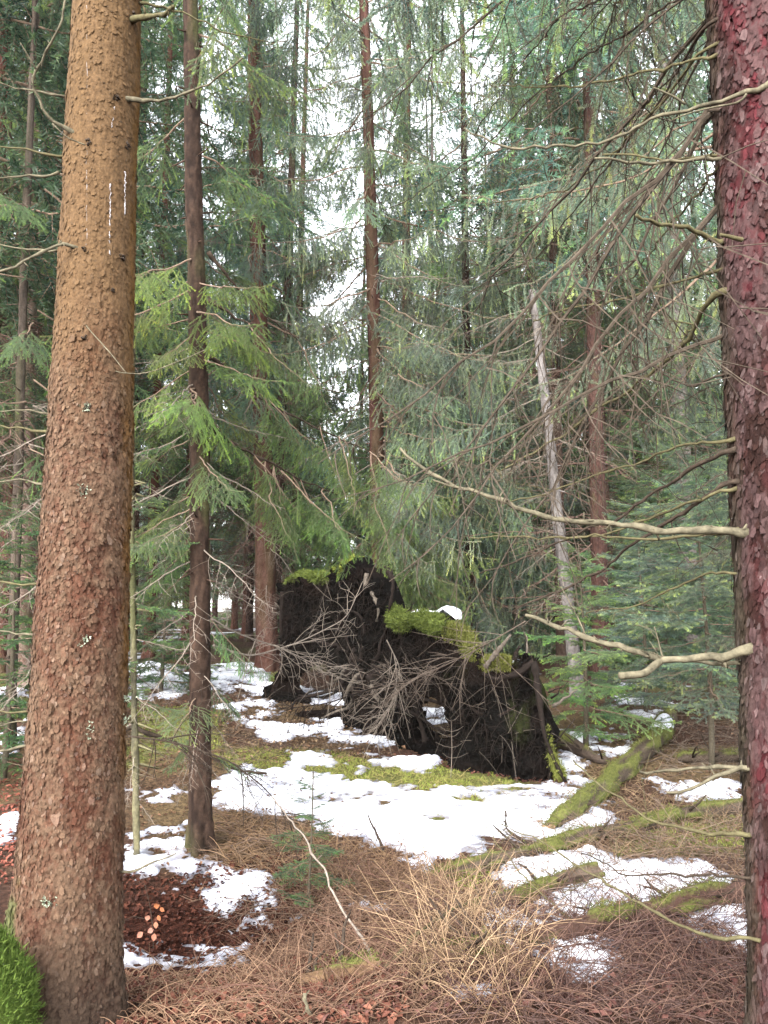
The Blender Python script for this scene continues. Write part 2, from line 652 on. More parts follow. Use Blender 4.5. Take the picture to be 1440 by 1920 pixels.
far_m = smooth(.05, .4, fbm(X * .4, Y * .4, 0, 67, 3)) * smooth(9, 12, Y)
gc = gc + (np.array([.07, .09, .03]) - gc) * far_m[..., None] * .7
b = MB()
b.grid(np.stack([X, Y, Z], -1), col=gc.reshape(-1, 3))
ground = b.build('ground', M_ground)
tag(ground, kind='structure')


def gz(x, y):
    return float(ground_h(x, y))


# snow: a relief of its own lying on the forest floor
sx = np.concatenate([np.arange(-14, -4.5, .12), np.arange(-4.5, 4.5, .024), np.arange(4.5, 14, .12)])
sy = np.concatenate([np.arange(3.0, 9.0, .024), np.arange(9.0, 14, .05), np.arange(14, 46, .16)])
X, Y = np.meshgrid(sx, sy)
Mk = snow_mask(X, Y)
th = .034 * smooth(0, .26, Mk) * (1 + .5 * fbm(X * 5, Y * 5, 0, 71, 3)) + .010 * fbm(X * 22, Y * 22, 0, 73, 2) * smooth(.02, .1, Mk)
Z = ground_h(X, Y) + np.where(Mk > 0, .008 + th, -.02)
kp = (Mk[:-1, :-1] > 0) | (Mk[1:, :-1] > 0) | (Mk[:-1, 1:] > 0) | (Mk[1:, 1:] > 0)
kp &= (np.abs(X[:-1, :-1]) < .75 * Y[:-1, :-1] + 1)
b = MB()
hollow = np.exp(-((X + .95) / .8) ** 2 - ((Y - 4.3) / .8) ** 2)
b.grid(np.stack([X, Y, Z], -1), keep=kp, val=(np.clip(Mk / .14, 0, 1) * (1 - .5 * hollow) * (.75 + .25 * smooth(-.3, .3, fbm(X * 7, Y * 7, 0, 79, 3)))).ravel())
tag(b.build('snow', M_snow), 'old snow lying in patches on the forest floor', kind='stuff')


# ------------------------------------------------------------------ spruce boughs (shared meshes)
def needles(mb, P, T, n_len, n_wid, val, rng, mat=1, ring=2, up=.0):
    """P, T: sample points and tangents on the shoots; ring needles at each"""
    n = len(P)
    if n == 0:
        return
    P = np.repeat(P, ring, 0)
    T = np.repeat(T, ring, 0)
    val = np.repeat(val, ring)
    m = len(P)
    rd = rng.normal(size=(m, 3))
    rd[:, 2] += up
    rd = unit(rd - (rd * T).sum(1, keepdims=True) * T)
    ln = n_len * rng.uniform(.75, 1.25, (m, 1))
    d = unit(T * rng.uniform(.45, .9, (m, 1)) + rd)
    sd_ = unit(np.cross(d, rng.normal(size=(m, 3))))
    wv = sd_ * n_wid * .5
    tri = np.stack([P - wv, P + wv, P + d * ln], 1)
    mb.tris(tri, mat, val)


def bough(seed, L=1.8, spread=.42, pend=.25, droop=.28, tip=.16, hang=False, live=True, step=.062, tstep=.05,
          n_len=.017, n_wid=.0034, ds=.0052, rmain=.013, tw=.0022, sag=.5, twist=.0, bare=.14, sides=3, ring=2):
    rng = np.random.default_rng(seed)
    mb = MB()
    N = 16
    t = np.linspace(0, 1, N)
    wob = np.cumsum(rng.normal(0, .012, (N, 2)), 0) * L
    ax = np.stack([t * L, wob[:, 0], L * (-droop * t ** 1.25 + tip * t ** 3) + wob[:, 1] * .6], 1)
    ax[0] = 0
    mb.tube(ax, rmain * (1 - .88 * t), 5, 0)
    PP, TT, VV = [], [], []

    def sample(pts, t0, base):
        seg = np.diff(pts, axis=0)
        ln = np.linalg.norm(seg, axis=1)
        cum = np.concatenate([[0], np.cumsum(ln)])
        tot = cum[-1]
        k = max(2, int(tot * (1 - t0) / ds))
        s_ = np.linspace(t0 * tot, tot, k)
        q = np.stack([np.interp(s_, cum, pts[:, c]) for c in range(3)], 1)
        tg = unit(np.gradient(q, axis=0) if k > 1 else seg[:1])
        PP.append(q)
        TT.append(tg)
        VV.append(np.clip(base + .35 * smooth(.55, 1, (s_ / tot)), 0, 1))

    def at_ax(u):
        return np.array([np.interp(u, t, ax[:, c]) for c in range(3)])

    n2 = int(L * (1 - bare) / step)
    for i in range(n2):
        u = bare + (1 - bare) * (i + rng.uniform(-.3, .3)) / n2
        u = min(max(u, .03), .985)
        p0 = at_ax(u)
        fw = unit(at_ax(min(1, u + .03)) - at_ax(max(0, u - .03)))
        side = 1 if i % 2 else -1
        lat = unit(np.cross([0, 0, 1.0], fw)) * side
        upv = np.cross(fw, lat * side)
        env = (1 - u) ** .75 * min(1, (u + .12) / .34)
        l = spread * L * env * rng.uniform(.6, 1.15) + .05
        if hang:
            l = rng.uniform(.55, 1.1) * spread * L * (.35 + .65 * env)
            d = unit(fw * rng.uniform(.15, .5) + lat * rng.uniform(.1, .55) + np.array([0, 0, -1.0]) * rng.uniform(.5, 1.1))
        else:
            a = rng.uniform(.75, 1.05)
            d = unit(fw * math.cos(a) + lat * math.sin(a) + np.array([0, 0, -pend * rng.uniform(.5, 1.4)]) + upv * rng.normal(0, .12))
        s_ = np.linspace(0, 1, 5)[:, None]
        curl = rng.normal(0, .10 if live else .22, 3)
        pts = p0 + d * l * s_ + np.array([0, 0, -1.0]) * (sag * l * s_ ** 2 * (.5 if not hang else .8)) + curl * l * s_ ** 2
        mb.tube(pts, tw * 1.25 * (1 - .65 * s_[:, 0]), sides, 0, cap=False)
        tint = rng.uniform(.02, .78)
        if live:
            sample(pts, .08, tint)
        n3 = int(l / tstep)
        for k in range(1, n3):
            if not live and rng.random() < .35:
                continue
            v = k / n3
            q0 = p0 + d * l * v + np.array([0, 0, -1.0]) * (sag * l * v * v * (.5 if not hang else .8)) + curl * l * v * v
            tg = unit(d + np.array([0, 0, -1.0]) * sag * v)
            l3 = l * (1 - v) ** .8 * rng.uniform(.25, .62) + .025
            pl = unit(np.cross(tg, upv if not hang else fw)) * (1 if k % 2 else -1)
            d3 = unit(tg * rng.uniform(.6, 1.0) + pl * rng.uniform(.6, 1) + rng.normal(0, .16 if live else .35, 3))
            s3 = np.linspace(0, 1, 3)[:, None]
            p3 = q0 + d3 * l3 * s3 + np.array([0, 0, -1.0]) * sag * .6 * l3 * s3 ** 2 + rng.normal(0, .08 if live else .25, 3) * l3 * s3 ** 2
            mb.tube(p3, tw * (1 - .55 * s3[:, 0]), sides, 0, cap=False)
            if live:
                sample(p3, .05, np.clip(tint + rng.normal(0, .1), 0, .8))
    if live:
        sample(ax[int(N * .45):], 0, .4)
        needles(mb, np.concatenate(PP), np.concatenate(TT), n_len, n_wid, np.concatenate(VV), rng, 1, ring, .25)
    return mb


def bmesh_set(mbs, nm, mats):
    return [m.data(nm, mats, False) for m in mbs]


G_flat = bmesh_set([bough(100 + k, 1.7, .46, .22, .22, .12, step=.075, tstep=.062, n_wid=.0036, n_len=.018, ring=4, ds=.0042) for k in range(3)], 'flat_bough', [M_twig, M_needles])
G_hang = bmesh_set([bough(200 + k, 1.9, .34, .3, .30, .22, hang=True, step=.058, tstep=.072, n_wid=.0058, n_len=.016, ring=4, ds=.006) for k in range(4)], 'weeping_bough', [M_twig, M_needles])
G_droop = bmesh_set([bough(300 + k, 1.9, .40, .55, .48, .20, sag=.8, step=.066, tstep=.058, n_wid=.0038, n_len=.018, ring=4, ds=.0044) for k in range(3)], 'drooping_bough', [M_twig, M_needles])
G_young = bmesh_set([bough(400 + k, .95, .46, .08, .06, .10, step=.048, tstep=.046, n_len=.017, n_wid=.0036, ring=4, ds=.004, rmain=.006, tw=.0018, sag=.12, bare=.08) for k in range(4)], 'young_bough', [M_twig, M_needles])
G_dead = bmesh_set([bough(500 + k, 1.5, .34, .15, .30, .10, live=False, step=.085, tstep=.075, tw=.0024, sag=.35, rmain=.010) for k in range(4)], 'dead_bough', [M_dead])
G_deadr = bmesh_set([bough(520 + k, 1.5, .36, .3, .36, .10, live=False, step=.075, tstep=.07, tw=.0026, sag=.5, rmain=.010) for k in range(3)], 'dead_bough', [M_deadred])
G_deadk = bmesh_set([bough(540 + k, 1.5, .38, .3, .36, .10, live=False, step=.07, tstep=.065, tw=.0020, sag=.6, rmain=.008) for k in range(3)], 'dead_bough', [M_deadshade])
# coarse boughs for the crowns far back
COARSE = [bough(600 + k, 2.2, .36, .4, .36, .2, hang=(k % 2 == 1), step=.10, tstep=.13, n_len=.075, n_wid=.019, ds=.030, tw=.004, ring=3, rmain=.018, sag=.6) for k in range(4)]
COARSE_DEAD = [bough(620 + k, 1.6, .36, .2, .28, .1, live=False, step=.17, tstep=.2, tw=.0045, rmain=.011, sag=.4) for k in range(3)]


def rotz(a):
    c, s_ = math.cos(a), math.sin(a)
    return np.array([[c, -s_, 0], [s_, c, 0], [0, 0, 1]])


def roty(a):
    c, s_ = math.cos(a), math.sin(a)
    return np.array([[c, 0, s_], [0, 1, 0], [-s_, 0, c]])


def crown_mesh(seed, H=22.0, z0=4.5, wid=1.0, n=70, nd=34, deadz=.9):
    rng = np.random.default_rng(seed)
    out = MB()

    def put(src, z, az, el, sc):
        M = rotz(az) @ roty(-el) * sc
        off = out.n
        for v in src.v:
            out.v.append((v @ M.T + np.array([0, 0, z])).astype(np.float32))
        out.att += [np.clip(a + rng.normal(0, .1), 0, 1) for a in src.att]
        out.colr += src.colr
        out.n += src.n
        out.f3 += [f + off for f in src.f3]
        out.f4 += [f + off for f in src.f4]
        out.m3 += src.m3
        out.m4 += src.m4
    for i in range(n):
        u = (i + rng.uniform(-.4, .4)) / n
        z = z0 + (H - z0) * max(u, 0) ** 1.05
        k = 1 - max(u, 0)
        sc = wid * (.25 + .95 * k ** .7) * rng.uniform(.75, 1.2) * min(1, .55 + u * 4)
        put(COARSE[rng.integers(4)], z, rng.uniform(0, 6.28), R(rng.uniform(-12, 8) + 22 * u), sc)
    dm = [[np.full(len(a), 2, np.int32) for a in s_.m4] for s_ in COARSE_DEAD]
    for i in range(nd):
        src = COARSE_DEAD[rng.integers(3)]
        z = deadz + (z0 + 2 - deadz) * (i + rng.random()) / nd
        m4, m3 = src.m4, src.m3
        src.m4 = [np.full(len(a), 2, np.int32) for a in m4]
        src.m3 = [np.full(len(a), 2, np.int32) for a in m3]
        put(src, z, rng.uniform(0, 6.28), R(rng.uniform(-25, 12)), rng.uniform(.5, 1.05))
        src.m4, src.m3 = m4, m3
    return out


G_crown = [crown_mesh(700 + k, 22 + k, (2.2, 4.0, 6.0)[k], 1.0, (84, 76, 70)[k], 44).data('crown', [M_twig, M_needles, M_deadred], False) for k in range(3)]
G_ycrown = [crown_mesh(740 + k, 6.0, .25, .80, 74, 0).data('crown', [M_twig, M_needles, M_deadred], False) for k in range(2)]


def trunk_unit(seed, H=24.0):
    """trunk of radius .15 m at breast height"""
    nz, nt = 60, 18
    z = np.linspace(0, 1, nz) ** 1.3 * H
    th = np.arange(nt) * 2 * math.pi / nt
    Zg, Tg = np.meshgrid(z, th, indexing='ij')
    r = .15 * (1 - (Zg - 1.3) / (H + 1)).clip(.05) * (1 + .55 * np.exp(-Zg / .22) * (1 + .5 * np.cos(Tg * 4 + seed)))
    r = r * (1 + .05 * fbm(np.cos(Tg) * 2, np.sin(Tg) * 2, Zg * 2.5, seed, 3))
    wx = .06 * fbm(Zg * .22, 0 * Zg, seed * 1.7, seed, 2) * smooth(0, 3, Zg)
    P = np.stack([np.cos(Tg) * r + wx, np.sin(Tg) * r + wx * .7, Zg - .1 * (Zg == 0)], -1)
    mb = MB()
    mb.grid(P, wrap=True)
    rng = np.random.default_rng(seed)
    for i in range(46):                       # broken branch stubs
        zz = rng.uniform(.6, 9)
        a = rng.uniform(0, 6.28)
        rr = .15 * (1 - (zz - 1.3) / (H + 1))
        d = np.array([math.cos(a), math.sin(a), rng.uniform(-.3, .2)])
        p = np.array([math.cos(a) * rr * .8, math.sin(a) * rr * .8, zz])
        l = rng.uniform(.05, .22)
        mb.tube([p, p + d * l * .5, p + d * l + np.array([0, 0, -.02])], [.011, .008, .004], 4)
    return mb.data('trunk', [M_bark_far])


G_trunk = [trunk_unit(800 + k) for k in range(4)]


def child(name, mesh, parent, loc, rot=(0, 0, 0), sc=1.0, color=None):
    o = bpy.data.objects.new(name, mesh)
    COL.objects.link(o)
    o.parent = parent
    o.location = loc
    o.rotation_euler = rot
    o.scale = (sc,) * 3 if isinstance(sc, (int, float)) else sc
    if color is not None:
        o.color = (*color, 1)
    return o


GREEN = (.078, .132, .060)
BLUEG = (.080, .136, .100)
PALEG = (.140, .188, .134)
YELG = (.088, .138, .046)
DARKG = (.050, .086, .054)
REDB = (.060, .028, .021)
BROWN = (.050, .031, .022)
GREYB = (.10, .085, .076)
DKB = (.028, .019, .015)


def jit(c, rng, a=.15):
    k = rng.uniform(1 - a, 1 + a)
    return tuple(float(q * k * rng.uniform(1 - a * .4, 1 + a * .4)) for q in c)


def add_boughs(tree, rng, sets, z0, z1, n, el, sc0, sc1, color, cen=lambda z: (0, 0), rad=.1, az=None, name='branch', azspread=None):
    for i in range(n):
        u = (i + rng.uniform(-.3, .3) + .5) / n
        z = z0 + (z1 - z0) * u
        if az is None:
            a = i * 2.4 + rng.uniform(-.5, .5)
        else:
            a = az + rng.uniform(-azspread, azspread)
        s_ = (sc0 + (sc1 - sc0) * u) * rng.uniform(.8, 1.2)
        e = R(el[0] + (el[1] - el[0]) * u + rng.uniform(-9, 9))
        cx, cy = cen(z)
        child(name, sets[rng.integers(len(sets))], tree,
              (cx + math.cos(a) * rad * .6, cy + math.sin(a) * rad * .6, z), (rng.uniform(-.25, .25), -e, a), float(s_), jit(color, rng) if color else None)


def far_tree(px, Yd, r, bark, green, label, group, rng, full=True, crown=None, lean=0.0, name='spruce_tree', sch=None):
    x = (px - 720) / F * Yd * .992
    z = gz(x, Yd)
    t = thing(name, label, 'tree', (x, Yd, z - .04), group)
    hs = sch or rng.uniform(.85, 1.15)
    tr = child('trunk', G_trunk[rng.integers(4)], t, (0, 0, 0), (rng.normal(0, .008), lean, rng.uniform(0, 6.28)), (r / .15, r / .15, hs), jit(bark, rng, .12))
    if full:
        k = rng.integers(3) if crown is None else crown
        child('crown', G_crown[k], t, (0, 0, 0), (0, lean, rng.uniform(0, 6.28)), (hs * rng.uniform(.95, 1.28),) * 2 + (hs,), jit(green, rng))
    return t


# ------------------------------------------------------------------ the two big trunks in front
def bark_trunk(cx, cy, zb, ztop, rfun, nth, nz, disp, face, lean=(0, 0)):
    """face: direction (angle) that looks at the camera; columns are denser there"""
    u = np.linspace(-1, 1, nth, endpoint=False)
    th = face + math.pi * (u * .55 + .45 * u ** 3)
    z = np.linspace(zb, ztop, nz)
    Zg, Tg = np.meshgrid(z, th, indexing='ij')
    r0 = rfun(Zg - zb, Tg)
    d, c = disp(Tg - face, Zg, r0)
    r = r0 + d
    P = np.stack([cx + lean[0] * (Zg - zb) + np.cos(Tg) * r, cy + lean[1] * (Zg - zb) + np.sin(Tg) * r, Zg], -1)
    return P, c


# left tree
LX, LY = -1.225, 3.32
LZ = gz(LX, LY) - .05
L_face = math.atan2(-LY, -LX)


def l_rad(h, th):
    r = .181 - .0085 * h
    fl = np.exp(-h / .20)
    lob = .5 + .5 * np.cos((th - R(215)) * 1.0) * .9 + .25 * np.cos(th * 5 + .7)
    return r + fl * .13 * lob + .035 * np.exp(-h / .6) * (1 + .6 * np.cos(th - R(200)))


def terrace(n, levels, soft=.18):
    """stepped relief with ragged contours: scales lying over one another"""
    q = n * levels
    f = np.floor(q)
    return (f + smooth(0, soft, q - f)) / levels, hash3(f, f * 0, f * 0, 3)


def l_disp(a, z, r):
    uu = a * .17
    h = z - LZ
    up = smooth(2.2, 3.0, h + .3 * fbm(uu * 6, z * 2, 0, 11, 3))        # smoother, tan bark higher up
    wx = .016 * fbm(uu * 26, z * 20, 0, 12, 3)
    wy = .020 * fbm(uu * 24, z * 18, 4, 14, 3)
    f1, e1, r1, o1 = worley((uu + wx) / .024, (z + wy) / .042, 13)
    f2, e2, r2, o2 = worley((uu - wx * .7) / .011, (z + wy * .6) / .015, 17)
    n1 = .5 + .5 * fbm(uu * 34, z * 24, 0, 15, 4)
    t1, _ = terrace(n1 + .25 * (r2 - .5), 5)
    plate = smooth(.0, .16, e1 + .10 * fbm(uu * 90, z * 70, 0, 16, 2))
    lift = np.clip(.45 - o1, 0, 1)                                          # plates curl away at their lower edge
    d = (.010 * t1 + .0030 * plate * r1 + .0050 * lift * plate * (r1 > .45) + .0028 * r2 * smooth(.0, .12, e2)) * (1 - .66 * up)
    d = d + .0014 * fbm(uu * 150, z * 130, 0, 19, 3) + .009 * fbm(uu * 9, z * 4, 0, 20, 3)
    crack = np.abs(fbm(uu * 15 + .5 * fbm(uu * 40, z * 14, 0, 22, 2), z * 2.6, 0, 21, 3))
    gate = smooth(-.15, .25, fbm(uu * 9, z * 5, 0, 27, 2))
    d = d - .017 * smooth(.055, .0, crack) * (1 - .75 * up) * gate
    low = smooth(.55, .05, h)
    # colours of the plates themselves
    red = np.array([.066, .028, .017])
    grey = np.array([.098, .060, .038])
    tan = np.array([.104, .062, .030])
    och = np.array([.085, .040, .007])
    dk = np.array([.026, .018, .013])
    q = np.clip(t1 * .9 + .5 * (r2 - .5) + .35 * (r1 - .5) + .8 * fbm(uu * 9, z * 4, 0, 23, 3) + .10, 0, 1)[..., None]
    c = red + (grey - red) * q
    tq = (up * .9 + .35 * smooth(-.2, .4, fbm(uu * 5, z * 1.3, 0, 24, 3)) * smooth(.9, 2.2, h))[..., None].clip(0, 1)
    c = c + (tan * (.85 + .3 * r2[..., None]) - c) * tq
    c = c * .73
    edge = smooth(.75, 1.25, a)[..., None]                                 # algae on the right flank
    c = c + (och - c) * edge * .75 * smooth(.5, 1.5, h)[..., None] * (.5 + .5 * smooth(-.3, .3, fbm(uu * 20, z * 10, 0, 25, 3)))[..., None]
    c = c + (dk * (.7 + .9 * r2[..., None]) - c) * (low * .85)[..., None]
    gm = smooth(.25, .6, fbm(uu * 8, z * 6, 0, 26, 3) + .7 * low - .25 + .5 * smooth(-.5, -1.2, a))[..., None] * (smooth(1.0, .3, h) * smooth(.0, -.5, a))[..., None]
    c = c + (np.array([.05, .07, .022]) - c) * gm * .7
    return d, c


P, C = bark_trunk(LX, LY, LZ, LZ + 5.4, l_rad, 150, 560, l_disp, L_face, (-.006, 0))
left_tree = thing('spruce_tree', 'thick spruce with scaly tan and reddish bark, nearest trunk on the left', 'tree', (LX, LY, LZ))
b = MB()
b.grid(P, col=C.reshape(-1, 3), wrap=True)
# and the rest of the trunk above the picture
zz = np.linspace(5.35, 20, 24)
b.tube(np.stack([LX - .006 * zz, LY + 0 * zz, LZ + zz], 1), np.maximum(.181 - .0085 * zz, .02), 16, col=(.25, .15, .09))
b.build('trunk', M_bark_left, left_tree)


def bark_scales(parent, mat, cx, cy, zb, rfun, disp, face, lean, n, zr, size, asp, lift, cfun, seed, spread=1.9):
    """thin loose scales of bark: fixed along their upper edge, standing off at the lower one"""
    rng = np.random.default_rng(seed)
    a = rng.uniform(-spread, spread, n)
    z = rng.uniform(*zr, n) + zb
    th = face + a
    r0 = rfun(z - zb, th)
    d, c = disp(a, z, r0)
    r = r0 + d + .0005
    Nn = np.stack([np.cos(th), np.sin(th), 0 * th], 1)
    Tt = np.stack([-np.sin(th), np.cos(th), 0 * th], 1)
    Cc = np.stack([cx + lean[0] * (z - zb), cy + lean[1] * (z - zb), z], 1) + Nn * r[:, None]
    s_ = rng.uniform(*size, n) * np.exp(rng.normal(0, .25, n))
    keep, cm = cfun(a, z - zb, c, rng)
    sides = 7
    ang = np.arange(sides) * 2 * math.pi / sides + rng.uniform(0, 1, (n, 1))
    rad = rng.uniform(.45, 1.2, (n, sides))
    u = np.cos(ang) * rad * s_[:, None] * .5
    v = np.sin(ang) * rad * s_[:, None] * .5 * asp
    lf = rng.uniform(.15, 1.0, n)[:, None] * lift
    off = .0012 + lf * np.clip(.35 - v / (s_[:, None] * asp), 0, 1) - .5 * u * u / r[:, None]
    ro = rng.normal(0, .25, (n, 1))
    u, v = u * np.cos(ro) - v * np.sin(ro), u * np.sin(ro) + v * np.cos(ro)
    rim = Cc[:, None] + Tt[:, None] * u[..., None] + np.array([0, 0, 1.0]) * v[..., None] + Nn[:, None] * off[..., None]
    mid = Cc + Nn * (.0012 + .33 * lf)
    V = np.concatenate([rim, mid[:, None]], 1)[keep]
    cm = cm[keep]
    m = len(V)
    k = np.arange(sides)
    tri = np.stack([k, (k + 1) % sides, np.full(sides, sides)], 1)
    T = (np.arange(m)[:, None, None] * (sides + 1) + tri[None]).reshape(-1, 3)
    mb = MB()
    mb.mesh(V.reshape(-1, 3), None, T, 0, .5, np.repeat(cm, sides + 1, 0))
    return tag(mb.build('bark_scales', mat, parent, False), kind='stuff')


def l_scale_col(a, h, c, rng):
    n = len(a)
    t = rng.random((n, 1))
    cs = c * rng.uniform(.72, 1.3, (n, 1)) + (t > .93) * np.array([.024, .020, .017])
    up = smooth(2.2, 3.0, h)
    cs = cs + (c * rng.uniform(.85, 1.15, (n, 1)) - cs) * (up * .8)[:, None]
    low = smooth(.5, .1, h)
    cs = cs + (c * rng.uniform(.7, 1.5, (n, 1)) - cs) * low[:, None]
    return rng.random(n) > up * .72, cs


bark_scales(left_tree, M_bark_left, LX, LY, LZ, l_rad, l_disp, L_face, (-.006, 0), 17000, (.02, 4.4), (.006, .019), 1.5, .0065, l_scale_col, 611)


def on_left(px, py, inset=.02):
    """point on the front of the left trunk seen at this picture point"""
    d = ray(px, py)
    o = np.array([0, 0, CAMZ])
    best = None
    for Yd in np.linspace(LY - .32, LY + .05, 160):
        p = o + d * (Yd / d[1])
        h = p[2] - LZ
        rr = float(l_rad(np.array(h), np.array(math.atan2(p[1] - LY, p[0] - LX))))
        if math.hypot(p[0] - (LX - .006 * h), p[1] - LY) < rr - inset:
            return p
    return at(px, py, LY)


def smooth_poly(pts, n):
    pts = np.asarray(pts, float)
    d = np.concatenate([[0], np.cumsum(np.linalg.norm(np.diff(pts, axis=0), axis=1))])
    t = np.linspace(0, d[-1], n)
    q = np.stack([np.interp(t, d, pts[:, k]) for k in range(3)], 1)
    for _ in range(2):
        q[1:-1] = .25 * q[:-2] + .5 * q[1:-1] + .25 * q[2:]
    return q


def stick(pts3, r0, r1, mat, parent=None, name='dead_branch', seed=0, nub=6, twigs=0, twig_len=.25, n=None, jitter=.0055, sides=7, forks=()):
    """a crooked dead branch with nodes, nubs and side twigs"""
    rng = np.random.default_rng(seed)
    mb = MB()
    L = np.sum(np.linalg.norm(np.diff(np.asarray(pts3), axis=0), axis=1))
    n = n or max(8, int(L / .035))
    q = smooth_poly(pts3, n)
    jn = np.cumsum(rng.normal(0, jitter, (n, 3)), 0)
    jn -= np.linspace(0, 1, n)[:, None] * jn[-1]
    q = q + jn
    t = np.linspace(0, 1, n)
    r = r0 + (r1 - r0) * t ** .9
    r = r * (1 + .8 * np.exp(-np.arange(n) / 2.5)) * (1 + .10 * rng.normal(size=n)) * (1 + .35 * (rng.random(n) > .88))
    mb.tube(q, np.maximum(r, .0012), sides)
    for _ in range(nub):
        k = rng.integers(2, n - 1)
        d = unit(rng.normal(size=3))
        l = rng.uniform(.01, .04)
        mb.tube([q[k], q[k] + d * l], [r[k] * .45, r[k] * .25], 4)
    for _ in range(twigs):
        k = rng.integers(int(n * .2), n - 1)
        tg = unit(q[min(k + 1, n - 1)] - q[k - 1])
        d = unit(tg * rng.uniform(.4, 1) + rng.normal(0, .55, 3))
        l = twig_len * rng.uniform(.3, 1.2)
        s_ = np.linspace(0, 1, 6)[:, None]
        p = q[k] + d * l * s_ + rng.normal(0, .2, 3) * l * s_ ** 2
        mb.tube(p, max(.0014, r[k] * .32) * (1 - .6 * s_[:, 0]), 4)
        for _k in range(2):
            j = rng.integers(2, 5)
            d2 = unit(d + rng.normal(0, .6, 3))
            mb.tube([p[j], p[j] + d2 * l * .2, p[j] + d2 * l * .4 + rng.normal(0, .02, 3)], [.0016, .0013, .001], 3)
    for fk in forks:
        f = smooth_poly(fk[0], 12)
        mb.tube(f, np.linspace(fk[1], fk[2], 12), sides)
    return mb.build(name, mat, parent)


def img(pts, Y0, Y1):
    n = len(pts)
    return [at(px, py, Y0 + (Y1 - Y0) * i / max(1, n - 1)) for i, (px, py) in enumerate(pts)]


def lb(pts, Y1, r0, r1, mat, seed, **k):
    a = on_left(*pts[0])
    rest = img(pts[1:], a[1] + (Y1 - a[1]) / len(pts), Y1)
    stick([a] + rest, r0, r1, mat, left_tree, seed=seed, **k)


lb([(165, 265), (130, 240), (95, 228), (75, 195), (68, 130), (85, 100), (115, 60), (122, 0)], 3.0, .0075, .004, M_pale, 1, nub=8,
   forks=[(img([(68, 130), (55, 108), (38, 80)], 3.05, 3.0), .004, .002), (img([(160, 272), (125, 258), (98, 232)], 3.1, 3.05), .003, .003)])
lb([(228, 185), (300, 184), (350, 174), (375, 162), (405, 140), (455, 108)], 3.0, .0075, .003, M_pale, 2, twigs=2)
lb([(243, 44), (290, 26), (325, 12)], 2.9, .0095, .006, M_olive, 3)
lb([(260, 10), (320, 18), (380, 48), (440, 66), (515, 80)], 3.4, .005, .002, M_olive, 4, twigs=2)
lb([(158, 468), (108, 457), (60, 485), (-10, 512)], 3.0, .006, .005, M_pale, 5)
for k, (pp, rr) in enumerate([
        ([(122, 182), (60, 170), (-30, 152)], .004), ([(120, 288), (60, 278), (-30, 272)], .0045), ([(115, 322), (50, 324), (-30, 332)], .004),
        ([(112, 468), (60, 462), (-30, 444)], .004), ([(105, 803), (60, 810), (-30, 797)], .0045), ([(100, 775), (40, 772), (-30, 770)], .003),
        ([(90, 912), (40, 905), (-30, 902)], .004), ([(84, 1096), (40, 1100), (-30, 1093)], .0045), ([(80, 1192), (30, 1190), (-30, 1186)], .003),
        ([(95, 1382), (50, 1400), (-30, 1425)], .0055), ([(65, 1335), (20, 1337), (-30, 1337)], .004), ([(75, 1352), (30, 1362), (-30, 1378)], .003)]):
    lb(pp, 3.35, rr, rr * .6, M_olive if k % 3 == 1 else M_pale, 20 + k, nub=3, twigs=1, twig_len=.12)
lb([(112, 600), (170, 630), (186, 660), (192, 688), (240, 704), (300, 692), (385, 656)], 3.15, .0028, .0018, M_pale, 40, nub=2, jitter=.002)
lb([(150, 597), (178, 628), (205, 660), (238, 700)], 3.0, .0022, .0014, M_pale, 41, nub=1, jitter=.002)
lb([(225, 1635), (270, 1625), (330, 1600)], 3.25, .004, .002, M_pale, 42, nub=2)
# knots, resin and lichen on the left trunk
rng = np.random.default_rng(77)
for (px, py, sz) in [(165, 268, .022), (238, 275, .022), (160, 468, .016), (228, 482, .022), (218, 185, .018), (248, 30, .022), (158, 632, .016),
                     (168, 762, .018), (160, 918, .014), (148, 1070, .018), (215, 1140, .012), (182, 1495, .016), (212, 545, .012)]:
    p = on_left(px, py, .0)
    mb = MB()
    for k in range(9):
        a = rng.uniform(0, 6.28)
        l = sz * rng.uniform(.5, 1.0)
        o_ = np.array([math.cos(a) * l * .6, -.004, math.sin(a) * l * .6])
        mb.tube([p + o_ + [0, .012, 0], p + o_ * 1.1 + [0, -.006, .0], p + o_ * .9 + [0, -.016 * rng.uniform(.5, 1.2), -.004]], [l * .34, l * .30, l * .12], 6)
    mb.build('knot', M_darkwood, left_tree)
for (xa, ya, xb, yb, wd) in [(207, 345, 205, 478, .0042), (235, 322, 234, 402, .0046), (163, 10, 162, 460, .0013), (215, 200, 209, 240, .003)]:
    mb = MB()
    n = 40
    pts = np.array([on_left(xa + (xb - xa) * t + rng.normal(0, .5), ya + (yb - ya) * t, -.004) for t in np.linspace(0, 1, n)])
    pts[:, 1] += .0
    gaps = rng.random(n) < .22
    rw = wd * .62 * (.4 + 1.0 * rng.random(n))
    rw[gaps] *= .45
    pts[:, 0] += rng.normal(0, .0012, n)
    mb.tube(pts, rw, 6)
    mb.build('resin_streak', M_resin, left_tree)
for (px, py, sz) in [(150, 1200, .035), (160, 1372, .045), (160, 765, .02), (90, 1690, .03), (236, 1310, .02), (155, 920, .025), (232, 1350, .025)]:
    p = on_left(px, py, 0)
    mb = MB()
    for k in range(50):
        o_ = np.array([rng.normal(0, sz * .5), 0, rng.normal(0, sz * .4)])
        q = p + o_ + [0, -.006, 0]
        s_ = rng.uniform(.004, .010)
        d = unit(rng.normal(0, 1, 3) + [0, -1.2, 0])
        e = unit(np.cross(d, rng.normal(size=3))) * s_ * .6
        mb.tris(np.array([[q - e, q + e, q + d * s_ * 1.6], [q + e, q - e + d * s_ * 1.2, q + d * s_ * 1.6]]))
    tag(mb.build('lichen', M_lichen, left_tree, False), kind='stuff')

